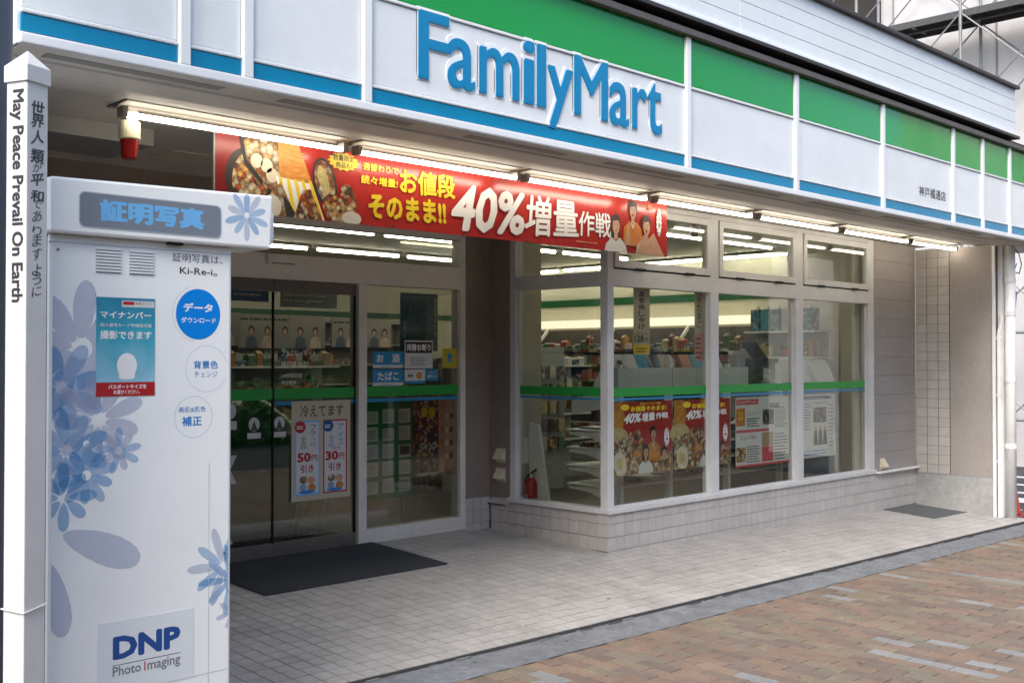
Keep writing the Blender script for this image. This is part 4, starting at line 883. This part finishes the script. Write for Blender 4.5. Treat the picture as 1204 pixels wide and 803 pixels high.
b=MB().box(-3.0,-2.5,3.2,3.5,.1,1.6,mat('maroon_display',(.10,.03,.02),.5,.3,6)).build('display_stand',None,.02); tag(b,'maroon product stand at the far left behind the doors','display stand')

# magazine rack inside the front windows
t=thing('magazine_rack','white magazine rack running along inside of the front windows','magazine rack',(1.6,.45,.1))
for x in (.50,1.17,2.05,2.95): MB().box(x-.02,x+.02,.27,.33,.1,1.45,M['shelf']).build('upright',t)
for z in (.43,.59,.74,.89): 
    b=MB(); b.extr([(.46,.33,z),(.46,.82,z-.015),(.46,.82,z-.035),(.46,.60,z-.05),(.46,.33,z-.13)],(.025,0,0),M['shelf']); b.build('shelf_bracket',t)
    MB().box(.44,3.5,.30,.83,z-.0,z+.012,M['shelf']).build('shelf',t)
MB().box(.44,2.35,.26,.275,1.24,1.42,mat('rack_header',(.52,.54,.51),.4,.03,5)).box(1.17,1.175,.257,.261,1.245,1.415,M['rackgrey']).build('header_panel',t)
b=MB(); b.extr([(.47,.36,1.10),(.47,.80,1.02),(.47,.80,1.14),(.47,.60,1.20),(.47,.42,1.50),(.47,.36,1.50)],(.02,0,0),M['shelf']); b.build('top_bracket',t)
for i in range(12):
    x=.46+i*.155; m=[M['paper'],M['paper'],M['tealp'],M['covers'],mat('cover_cream',(.42,.38,.30),.5),M['covers'],M['pinkp'],M['tealp'],M['midobj'],M['paper'],M['covers'],M['midobj']][i]
    b=MB().extr([(x,.30,1.41),(x+.145,.30,1.41),(x+.145,.36,1.535),(x,.36,1.535)],(0,.012,0),m)
    if i==0: b.add([(x+.03,.2975,1.415),(x+.12,.2975,1.415),(x+.105,.33,1.485),(x+.05,.33,1.485)],[(0,1,2,3)],M['hair'])
    o=b.build('magazine'); tag(o,'%s magazine from the left in top row of the window rack'%ORD[i],'magazine','magazines in the top row')
for j,z in enumerate((.442,.602,.752,.902)):
    for i in range(9):
        if (i*3+j)%5==1: continue
        x=.52+i*.33; o=MB().box(x,x+.24,.42+.02*(i%3),.76,z,z+.015+.012*((i+j)%3),[M['paper'],M['covers'],M['pinkp'],M['midobj'],M['flyer']][(i+2*j)%5]).build('magazine_stack')
        tag(o,'%s pile from the left on the %s shelf of the window rack'%(ORD[i],['lowest','second lowest','second highest','highest'][j]),'magazines','flat magazine piles')
# leaning panel with box and fire extinguisher by the side window
o=MB().extr([(.14,.98,.1),(.14,.72,.1),(.14,.88,.94),(.14,.98,.96)],(.03,0,0),M['shelf']).build('tapered_divider'); tag(o,'tapering grey side panel standing inside the side window','panel')
o=bx('white_box',(.08,.13,.98,1.075,.62,.83),M['paper'],None,.003); tag(o,'white box fixed on the wall above the fire extinguisher','box')
t=thing('fire_extinguisher','red fire extinguisher standing inside the side window by the grey panel','fire extinguisher',(.10,.93,.30))
MB().lathe((.105,.93,.30),[(.050,0),(.054,.01),(.054,.15),(.044,.185),(.018,.205)],M['extred'],20).build('body',t,smooth=True)
MB().lathe((.105,.93,.503),[(.018,0),(.018,.03),(.01,.035)],M['chrome'],12).build('valve',t)
MB().path([(.105,.93,.535),(.10,.90,.555),(.10,.86,.575)],.008,M['ink'],6).build('handle',t); MB().path([(.105,.945,.53),(.10,.995,.49),(.10,1.0,.36)],.008,M['ink'],6).build('hose',t)
f=Flat((.105,.93,.34),(0,-1,0),(0,0,1)); f.N=Vector((-1,0,0)); f.O=Vector((.050,.945,.335)); f.text('消火器',0,0,.035,.035,M['printw'],0,bold=.02,new=False); o=f.parts['lettering'].build('lettering',t)
o=bx('shelf_under_extinguisher',(.05,.17,.86,1.0,.288,.299),M['shelf']); tag(o,'narrow white sill shelf under the fire extinguisher','shelf')
# machines behind the last windows
t=thing('copy_machine','grey copy machine with dark screen behind the second mullion','copier',(3.1,.75,.1))
MB().box(2.75,3.35,.5,1.1,.1,1.28,M['midobj']).build('body',t,.01); MB().box(2.62,2.82,.42,.47,1.22,1.46,M['darkobj']).build('screen_back',t)
MB().extr([(2.72,.55,1.30),(3.2,.55,1.30),(3.2,.75,1.58),(2.80,.75,1.58)],(0,.05,0),M['whiteobj']).build('lid',t); MB().extr([(2.86,.53,1.50),(3.12,.53,1.50),(3.12,.66,1.66),(2.86,.66,1.66)],(0,.02,0),M['darkobj']).build('screen',t); MB().box(2.66,2.92,.46,.49,1.28,1.50,M['darkobj']).build('control_panel',t); MB().box(2.98,3.08,.49,.498,1.36,1.40,M['paper']).build('label',t)
o=MB().extr([(3.42,.34,1.25),(3.42,.60,1.25),(3.42,.60,1.50),(3.42,.42,1.50)],(.22,0,0),M['whiteobj']).build('printer_unit',None,.008); tag(o,'white printer unit beside the last front window mullion','machine')
o=MB().extr([(3.78,.34,1.25),(3.78,.62,1.25),(3.78,.62,1.49),(3.78,.46,1.49)],(.36,0,0),M['whiteobj']).build('document_tray',None,.008); tag(o,'wide white slanted machine top in the last front window','machine')
o=bx('machine_base',(3.40,4.18,.30,.62,.1,1.24),M['midobj'],None,.01); tag(o,'grey cabinet under the white machines in the last window','cabinet')
for i in range(5): pass
t=thing('wire_rack','white wire rack by the right wall behind the last window','rack',(4.5,.9,.1))
for i in range(5): MB().tube((4.35+i*.09,.9,.1),(4.35+i*.09,.9,1.5),.008,M['shelf'],6).build('wire',t)
for z in (.5,.9,1.3,1.5): MB().box(4.32,4.75,.72,1.05,z,z+.015,M['shelf']).build('shelf',t)
for i,(x,y) in enumerate([(4.0,.8),(1.3,.12)]):
    o=MB().lathe((x,y,2.55),[(.02,0),(.035,.02),(.035,.08),(.01,.24)],M['darkobj'],12).build('ceiling_camera'); tag(o,('dark ceiling camera behind the last awning window','dark hanging gadget behind the first awning window')[i],'camera')

# ------------------------------------------------------------------ photo booth
BXL,BXR,BY0=-4.995,-4.283,-1.70
t=thing('photo_booth','white ID photo booth with blue flower print and grey lettered header','photo booth',(-4.64,-1.1,-.13))
bo=MB().box(BXL,BXR,BY0,-.35,-.08,1.935,M['booth']).build('body',t,.012)
MB().box(BXL-.003,BXL+.004,-1.685,-.36,-.07,1.93,M['booth_shade']).build('side_shade_skin',t)  # dark skin paints shade onto the white booth's left side
MB().box(-4.38,-4.378,BY0-.0012,BY0+.01,-.07,1.10,mat('seam_grey',(.42,.47,.52),.5)).build('door_seam',t); MB().box(BXL+.012,BXR-.012,BY0-.001,BY0+.01,.30,.302,mat('seam_grey',(.3,.34,.38))).build('door_seam',t)
hd=MB(); hd.extr([(-5.005,-1.735,1.935),(-4.128,-1.735,1.935),(-4.118,-1.735,2.150),(-5.005,-1.735,2.128)],(0,.22,0),M['booth']); hd=hd.build('header',t,.010)
MB().box(-4.118,-4.055,-1.66,-1.36,1.955,2.108,M['booth']).build('header_side_box',t,.03)
f=Flat((-4.903,-1.7365,1.965),(1,0,0),(0,0,1)); 
def rr(u0,v0,u1,v1,r,n=5):
    p=[]
    for cx,cy,a0 in ((u1-r,v1-r,0),(u0+r,v1-r,90),(u0+r,v0+r,180),(u1-r,v0+r,270)):
        for i in range(n+1): a=R(a0+90*i/n); p.append((cx+r*math.cos(a),cy+r*math.sin(a)))
    return p
f.poly([(u,v) for u,v in rr(0,.0,.548,.118,.02)],M['screen'],1,'sign_field'); f.poly(rr(-.004,-.004,.552,.122,.022),mat('seam_grey',(.3,.34,.38)),0,'sign_rim')
f.text('証明写真',.070,.022,.478,.102,M['skyblue'],2,bold=.05)
for p in f.order: f.parts[p].build(p.split('#')[0],t)
# prints on the front
for x in (BXL+.03,BXR-.03):
    for z in ((.12,.75) if x>-4.6 else (.12,1.88)): MB().tube((x,BY0+.001,z),(x,BY0-.0035,z),.005,M['chrome'],8).build('screw',t)
MB().box(-4.56,-4.50,BY0-.02,BY0-.002,1.926,1.9345,M['slot']).build('latch_slot',t)
MB().box(BXL,BXR,BY0-.0015,BY0+.01,1.905,1.9075,mat('seam_grey',(.42,.47,.52),.5)).build('top_seam',t)
f=Flat((0,BY0-.0006,0),(1,0,0),(0,0,1),.00006)
def slats(x0,x1,z0,z1):
    n=8
    for i in range(n): z=z0+(z1-z0)*i/n; MB().box(x0,x1,BY0-.006,BY0-.001,z,z+.0055,M['booth']).build('grille_slat',t); MB().box(x0,x1,BY0-.0016,BY0-.0006,z-.004,z,mat('seam_grey',(.3,.34,.38))).build('grille_slot',t)
slats(-4.83,-4.737,1.812,1.902); slats(-4.705,-4.611,1.812,1.900)
f.text('証明写真は、',-4.535,1.865,-4.325,1.898,M['ink'],1,bold=0); f.text('Ki-Re-i。',-4.505,1.818,-4.348,1.846,M['ink'],1,bold=.012)
f.ell(-4.427,1.670,.093,.096,M['brightblue'],1,'print',40); f.text('データ',-4.489,1.678,-4.366,1.712,M['printw'],2,bold=.04); f.text('ダウンロード',-4.499,1.636,-4.352,1.658,M['printw'],2,bold=.02)
def dots(u,v,r,a0,a1):
    n=int((a1-a0)/5)
    for i in range(n+1): a=R(a0+(a1-a0)*i/n); f.ell(u+r*math.cos(a),v+r*math.sin(a),.0016,.0016,M['textblue'],1,'dots',6)
dots(-4.427,1.672,.106,110,260); dots(-4.39,1.462,.088,20,330); dots(-4.445,1.28,.078,0,355)
f.text('背景色',-4.446,1.462,-4.342,1.493,M['textblue'],1,bold=.015); f.text('チェンジ',-4.443,1.430,-4.345,1.453,M['textblue'],1,bold=0)
f.text('美肌&肌色',-4.507,1.298,-4.394,1.320,M['textblue'],1,bold=0); f.text('補正',-4.493,1.246,-4.411,1.283,M['textblue'],1,bold=.025)
XL=BXL+.013; XR=BXR-.013
def petal(u,v,ang,r0,r1,w,m,L):
    """one petal, clipped at the edges of the booth front"""
    pts=[]
    for i in range(20):
        tt=2*math.pi*i/20; x=(r0+r1)/2+(r1-r0)/2*math.cos(tt); y=w*math.sin(tt)*(1+.25*math.cos(tt)); a=R(ang)
        pts.append((u+x*math.cos(a)-y*math.sin(a), v+x*math.sin(a)+y*math.cos(a)))
    def clip(P,lim,sgn):
        out=[]
        for a,b in zip(P,P[1:]+P[:1]):
            ia=(a[0]-lim)*sgn>=0; ib=(b[0]-lim)*sgn>=0
            if ia: out.append(a)
            if ia!=ib: k=(lim-a[0])/(b[0]-a[0]); out.append((lim,a[1]+k*(b[1]-a[1])))
        return out
    pts=clip(clip(pts,XL,1),XR,-1)
    if len(pts)>2: f.poly(pts,m,L,'flower_print#%d'%FL)
FL=0
def flower(u,v,n,r0,r1,w,ms,L,a0=0):
    global FL
    FL+=1
    for i in range(n): petal(u,v,a0+360*i/n,r0,r1*(1-.12*(i%2)),w,ms[i%len(ms)],L+i*.25)
pl=[M['petal1']]; 
flower(-4.885,1.535,9,.03,.245,.040,[M['petal1']],1,84); f.ell(-4.876,1.537,.036,.038,M['booth'],4.2,'flower_print')
flower(-4.95,1.40,8,.02,.17,.030,[M['petal3'],M['petal2']],5,60)
flower(-4.815,1.285,9,.025,.175,.028,[M['petal1']],8,62); f.ell(-4.815,1.285,.018,.019,M['booth'],10.8,'flower_print')
flower(-4.93,1.18,9,.02,.155,.026,[M['petal2'],M['petal3']],11,20); f.ell(-4.86,1.2,.012,.013,M['booth'],13.6,'flower_print')
flower(-4.74,1.17,9,.012,.085,.014,[M['petal3'],M['petal1']],14,10); flower(-4.86,1.09,10,.015,.115,.018,[M['petal3'],M['petal2']],17,15); f.ell(-4.86,1.09,.017,.018,M['booth'],20,'flower_print')
flower(-4.94,1.02,8,.02,.12,.020,[M['petal2']],20.5,0)
petal(-4.96,.90,-24,.02,.33,.055,M['petal1'],24); petal(-5.0,.83,-78,.03,.30,.045,M['petal1'],24.5)
flower(-4.315,.70,10,.015,.155,.017,[M['petal1'],M['petal3']],1,35); flower(-4.285,.645,9,.012,.14,.014,[M['petal2'],M['petal3']],5,20)
flower(-4.27,.52,8,.01,.08,.010,[M['petal1']],8,15)
for p in f.order:
    o=f.parts[p].build(p.split('#')[0],t)
    if p=='dots': tag(o,kind='stuff')
g=Flat((-4.24,-1.7358,2.06),(1,0,0),(0,0,1),.0002)
for i in range(10):
    a=R(18+36*i); L=.10 if i%2 else .088
    pts=[]
    for k_ in range(16):
        tt=2*math.pi*k_/16; x=.055+.045*math.cos(tt); y=.013*math.sin(tt)*(1+.3*math.cos(tt)); x*=L/.1
        pts.append((min(x*math.cos(a)-y*math.sin(a),.108), min(max(x*math.sin(a)+y*math.cos(a),-.118),.085)))
    g.poly(pts,[M['petal3'],M['petal1'],M['petal2']][i%3],1+i*.2,'flower_print')
g.ell(0,0,.011,.012,M['booth'],4,'flower_print'); g.parts['flower_print'].build('flower_print',t)
# notice on the booth: a separate sheet
f=Flat((-4.827,BY0-.002,1.366),(1,0,0),(0,0,1)); w,h=.223,.355
gm=bpy.data.materials.new('teal_poster_gradient'); gm.use_nodes=True
n_=gm.node_tree.nodes; l_=gm.node_tree.links; g_=n_.new('ShaderNodeNewGeometry'); sp=n_.new('ShaderNodeSeparateXYZ'); mr_=n_.new('ShaderNodeMapRange'); nz=n_.new('ShaderNodeTexNoise'); nz.inputs['Scale'].default_value=14; cr=n_.new('ShaderNodeValToRGB')
l_.new(g_.outputs['Position'],sp.inputs[0]); l_.new(g_.outputs['Position'],nz.inputs['Vector']); l_.new(sp.outputs[2],mr_.inputs[0]); mr_.inputs[1].default_value=1.40; mr_.inputs[2].default_value=1.74
ad_=n_.new('ShaderNodeMath'); ad_.operation='MULTIPLY_ADD'; ad_.inputs[1].default_value=.5; l_.new(nz.outputs[0],ad_.inputs[0]); l_.new(mr_.outputs[0],ad_.inputs[2])
sb=n_.new('ShaderNodeMath'); sb.operation='SUBTRACT'; sb.inputs[1].default_value=.25; l_.new(ad_.outputs[0],sb.inputs[0]); l_.new(sb.outputs[0],cr.inputs[0])
cr.color_ramp.elements[0].color=(.30,.55,.68,1); cr.color_ramp.elements[1].color=(.03,.20,.34,1); e_=cr.color_ramp.elements.new(.55); e_.color=(.04,.36,.48,1); l_.new(cr.outputs[0],n_['Principled BSDF'].inputs['Base Color']); n_['Principled BSDF'].inputs['Roughness'].default_value=.4
f.slab(0,0,w,h,gm,.001); f.rect(0,0,w,.050,M['red'],1); f.rect(.095,.322,.220,.345,M['paper'],1); f.rect(.099,.330,.142,.342,M['red'],2); f.text('写真プリント',.146,.331,.214,.341,M['redd'],2,bold=0)
f.text('マイナンバー',.014,.280,.208,.306,M['printw'],2,bold=.03); f.text('個人番号カード申請用写真',.014,.249,.210,.262,M['printw'],2,bold=.01); f.text('撮影できます',.014,.205,.210,.236,M['printw'],2,bold=.03)
f.text('パスポートサイズを',.045,.026,.190,.042,M['printw'],2,bold=.03); f.text('お選びください。',.065,.007,.165,.022,M['printw'],2,bold=.02)
# plain card stand-in where the photograph has a mascot
f.ell(.115,.110,.038,.045,M['printw'],2,'print'); f.poly(rr(.085,.060,.145,.10,.012),M['printw'],2.4,'print')
f.build('booth_notice','teal and red notice sheet on front of the photo booth below its grilles','notice')
f=Flat((-4.814,BY0-.002,.30),(1,0,0),(0,0,1)); f.slab(0,0,.372,.258,mat('plate_pale',(.70,.75,.77),.35),.0012,part='plate'); 
f.text('DNP',.054,.121,.318,.204,M['navy'],1,bold=.05); f.rect(.054,.100,.318,.1025,M['ink'],1); gl_=mat('grey_letter',(.20,.21,.23),.5); f.text('Photo',.054,.062,.162,.097,gl_,1,bold=.02); f.text('I',.174,.062,.179,.095,M['red'],1,bold=.03); f.text('maging',.186,.050,.318,.096,gl_,1,bold=.02)
f.build('maker_plate','pale maker plate with navy initials low on the photo booth front','plate')

# ------------------------------------------------------------------ peace post (rotated square post)
PX,PY=-5.25,-2.16
a23=R(23)
t=thing('peace_post','white square post with pyramid cap lettered in English and Japanese left of the booth','post',(PX,PY,-.1),rz=a23)
wq=.082
MB().box(0,wq,0,wq,-.05,2.455,M['post']).build('shaft',t,.003,local=True)
c=MB(); e=.006; zc=2.455
c.add([(-e,-e,zc-.02+.0),(wq+e,-e,zc-.02),(wq+e,wq+e,zc-.02),(-e,wq+e,zc-.02),(-e,-e,zc+.03),(wq+e,-e,zc+.03),(wq+e,wq+e,zc+.03),(-e,wq+e,zc+.03),(wq/2,wq/2,zc+.085)],[(0,3,2,1),(0,1,5,4),(1,2,6,5),(2,3,7,6),(3,0,4,7),(4,5,8),(5,6,8),(6,7,8),(7,4,8)],M['post']); c.build('cap',t,.002,local=True)
# English, running down the left face (normal -x local)
def face_text(body,u0,u1,z_top,z_bot,m,side,bold):
    v,fc,bb=tgeo(body,bold,0,3); out=[]
    for p in v:
        al=(p[0]-bb[0])/(bb[2]-bb[0]); ac=(p[1]-bb[1])/(bb[3]-bb[1])
        out.append((-.0008-p[2]*.0003, u0+(u1-u0)*ac, z_top+(z_bot-z_top)*al))
    MB().add(out,fc,m).build('lettering',t,local=True)
face_text('May Peace Prevail On Earth',.069,.012,2.412,1.770,M['ink'],0,.032)
jp='世界人類が平和でありますように'
zt=2.388; hs=[.052,.046,.05,.052,.034,.042,.040,.030,.040,.036,.040,.042,.040,.036,.034]; 
for i,ch in enumerate(jp):
    hgt=hs[i]; sc=.052 if i in (0,1,2,3,5,6) else .036
    v,fc,bb=tgeo(ch,.022 if sc>.04 else .0,0,3); x0=.041-sc/2
    out=[(x0+(p[0]-bb[0])/(bb[2]-bb[0])*sc+.012*((p[1]-bb[1])/(bb[3]-bb[1])-.5)*.3, -.0008-p[2]*.0003, zt-hgt*.92+(p[1]-bb[1])/(bb[3]-bb[1])*hgt*.86+ (p[0]-bb[0])*(.004+.006*((i*7)%3-.6)) + .003*((i*5)%3-1)) for p in v]
    MB().add(out,fc,M['inkb']).build('lettering',t,local=True); zt-=hgt*.985
w_=MB(); zz=.85; w_.path([(-.004,-.004,zz-.006),(wq+.004,-.004,zz+.006),(wq+.004,wq+.004,zz),(-.004,wq+.004,zz),(-.004,-.004,zz-.006)],.0025,M['post'],6); w_.build('wire_tie',t,local=True)
# slate pole at the far left
t=thing('slate_pole','slate blue round pole cut off by the left edge of the picture','pole',(-5.31,-1.85,-.1))
MB().tube((-5.31,-1.85,-.15),(-5.31,-1.85,5.5),.125,M['slate'],28).build('shaft',t,smooth=True); MB().tube((-5.31,-1.85,-.15),(-5.31,-1.85,-.09),.16,M['slate'],28).build('foot',t)

# ------------------------------------------------------------------ building site beyond the side street
bs=thing('sheeted_building','building wrapped in pale sheeting beyond the side street','building',(12.1,4,-.3))
MB().box(12.02,20,-6,16,-.3,12,M['sheet']).build('wrapped_wall',bs)
y=-5.5
while y<15: MB().box(11.995,12.02,y,y+.03,-.25,12,mat('sheet_seam',(.30,.29,.29),.8)).build('sheet_seam',bs); y+=1.8
MB().box(11.99,12.02,3.75,6.2,7.0,9.5,mat('dark_opening',(.03,.025,.02),.8)).build('dark_opening',bs)
sc=thing('scaffold','steel scaffold with plank deck and cross braces against the sheeted building','scaffold',(11.4,2,-.3))
ys=[-3.5,-1.7,.08,1.9,3.7,5.5,7.3]
for y in ys:
    for x in (11.02,11.82): MB().tube((x,y,-.3),(x,y,9.6),.027,M['steel'],8).build('standard',sc)
    for z in (3.6,5.35,7.05,8.85): MB().tube((11.02,y,z),(11.82,y,z),.022,M['steel'],6).build('transom',sc)
for a,b in zip(ys,ys[1:]):
    for z in (-.1,1.7,3.55,5.35,7.15):
        for x in (11.02,11.82): 
            if (z>3 or x<11.5): MB().tube((x,a,z),(x,b,z+1.7),.013,M['steel'],6).build('brace',sc); MB().tube((x,b,z),(x,a,z+1.7),.013,M['steel'],6).build('brace',sc)
    for k in range(2):
        x0=11.06+k*.37
        MB().box(x0,x0+.35,a+.02,b-.02,7.07,7.10,M['darksteel']).box(x0,x0+.03,a+.02,b-.02,6.99,7.07,M['darksteel']).box(x0+.32,x0+.35,a+.02,b-.02,6.99,7.07,M['darksteel']).box(x0+.03,x0+.32,(a+b)/2-.02,(a+b)/2+.02,7.03,7.07,M['steel']).build('deck_plank',sc)
    for z in (.55,1.9): MB().tube((11.0,a,z),(11.0,b,z),.024,M['steel'],8).build('ledger',sc)
t=thing('site_fence','white panel fence at foot of the sheeted building','fence',(10.7,3,-.26))
# leaning silver pole, cone
o=MB().tube((6.05,-.55,-.2),(7.2,-.35,2.3),.035,M['steel'],10).build('leaning_pole'); tag(o,'silver pole leaning at the corner of the side street behind the cone','pole')
bpy.data.objects.remove(t)
t=thing('traffic_cone','red traffic cone with dark red base beyond the downpipe','traffic cone',(6.02,-.72,-.255))
MB().box(5.83,6.21,-.91,-.53,-.258,-.22,mat('cone_base',(.22,.03,.03),.6)).build('base',t,.01); MB().lathe((6.02,-.72,-.22),[(.13,0),(.125,.02),(.03,.62),(.02,.64)],M['conered'],24).build('body',t,smooth=True)
MB().lathe((6.02,-.72,-.22),[(.093,.22),(.072,.36)],M['roadpaint'],24).build('reflective_band',t)

# ------------------------------------------------------------------ across the road (seen as reflections)
hb=MB()  # unseen hedge, added to give the door glass a green reflection
for k in range(5200):
    x=random.uniform(-4,30); p=Vector((x,-12.6+random.uniform(-.5,.5),random.uniform(-.3,1.15)+.12*math.sin(x*1.7))); u=Vector((random.gauss(0,1),random.gauss(0,1),random.gauss(0,1))).normalized(); v2=u.orthogonal().normalized(); s_=.11
    hb.add([p+u*s_,p+v2*s_,p-u*s_,p-v2*s_],[(0,1,2,3)],mat('hedge_leaf',(.03,.13,.03),.6,.4,3))
tag(hb.build('hedge'),'unseen green hedge added across the road for green reflections in the door glass','hedge')
def opp(x0,x1,y,h,label,m):
    t=thing('opposite_building',label,'building',((x0+x1)/2,y,-.3)); MB().box(x0,x1,y-8,y,-.36,h,m).build('wall',t)
    nx=int((x1-x0)/3); nz_=int(h/3)
    for i in range(nx):
        for j in range(nz_): MB().box(x0+.8+i*3,x0+2.4+i*3,y-.02,y+.03,.9+j*3,2.4+j*3,M['oppg']).build('window',t)
opp(-34,-14,-19,13,'brown office block across the road at left',M['opp'])
opp(-13,4,-19,9,'low grey block across the road facing the shop',mat('opposite_grey',(.22,.22,.23),.8,.1,1))
opp(5,24,-19,10.5,'tall dark brown block across the road facing the shop',M['opp'])
opp(25,48,-19,8,'pale block across the road far to the right',mat('opposite_pale',(.34,.31,.27),.8,.1,1))
for i,(x,y) in enumerate([(8,-13.5),(15,-13.5),(22,-13.5)]):
    t=thing('street_tree','%s street tree across the road counted from the left'%ORD[i],'tree',(x,y,-.36),'street trees across the road')
    MB().tube((x,y,-.36),(x,y,3),.14,M['bark'],8,.09).build('trunk',t)
    b=MB()
    for k in range(900):
        d=Vector((random.gauss(0,1),random.gauss(0,1),random.gauss(0,.8))).normalized()*random.uniform(.5,1)**.5; p=Vector((x+d.x*1.9,y+d.y*1.9,4.4+d.z*1.7)); u=Vector((random.gauss(0,1),random.gauss(0,1),random.gauss(0,1))).normalized(); v2=u.orthogonal().normalized(); s_=.16
        b.add([p+u*s_,p+v2*s_,p-u*s_,p-v2*s_],[(0,1,2,3)],M['leaf'])
    b.build('crown',t)
tag(mk.build('survey_marker'),'small mint green square marker stuck on the brick pavement','marker')
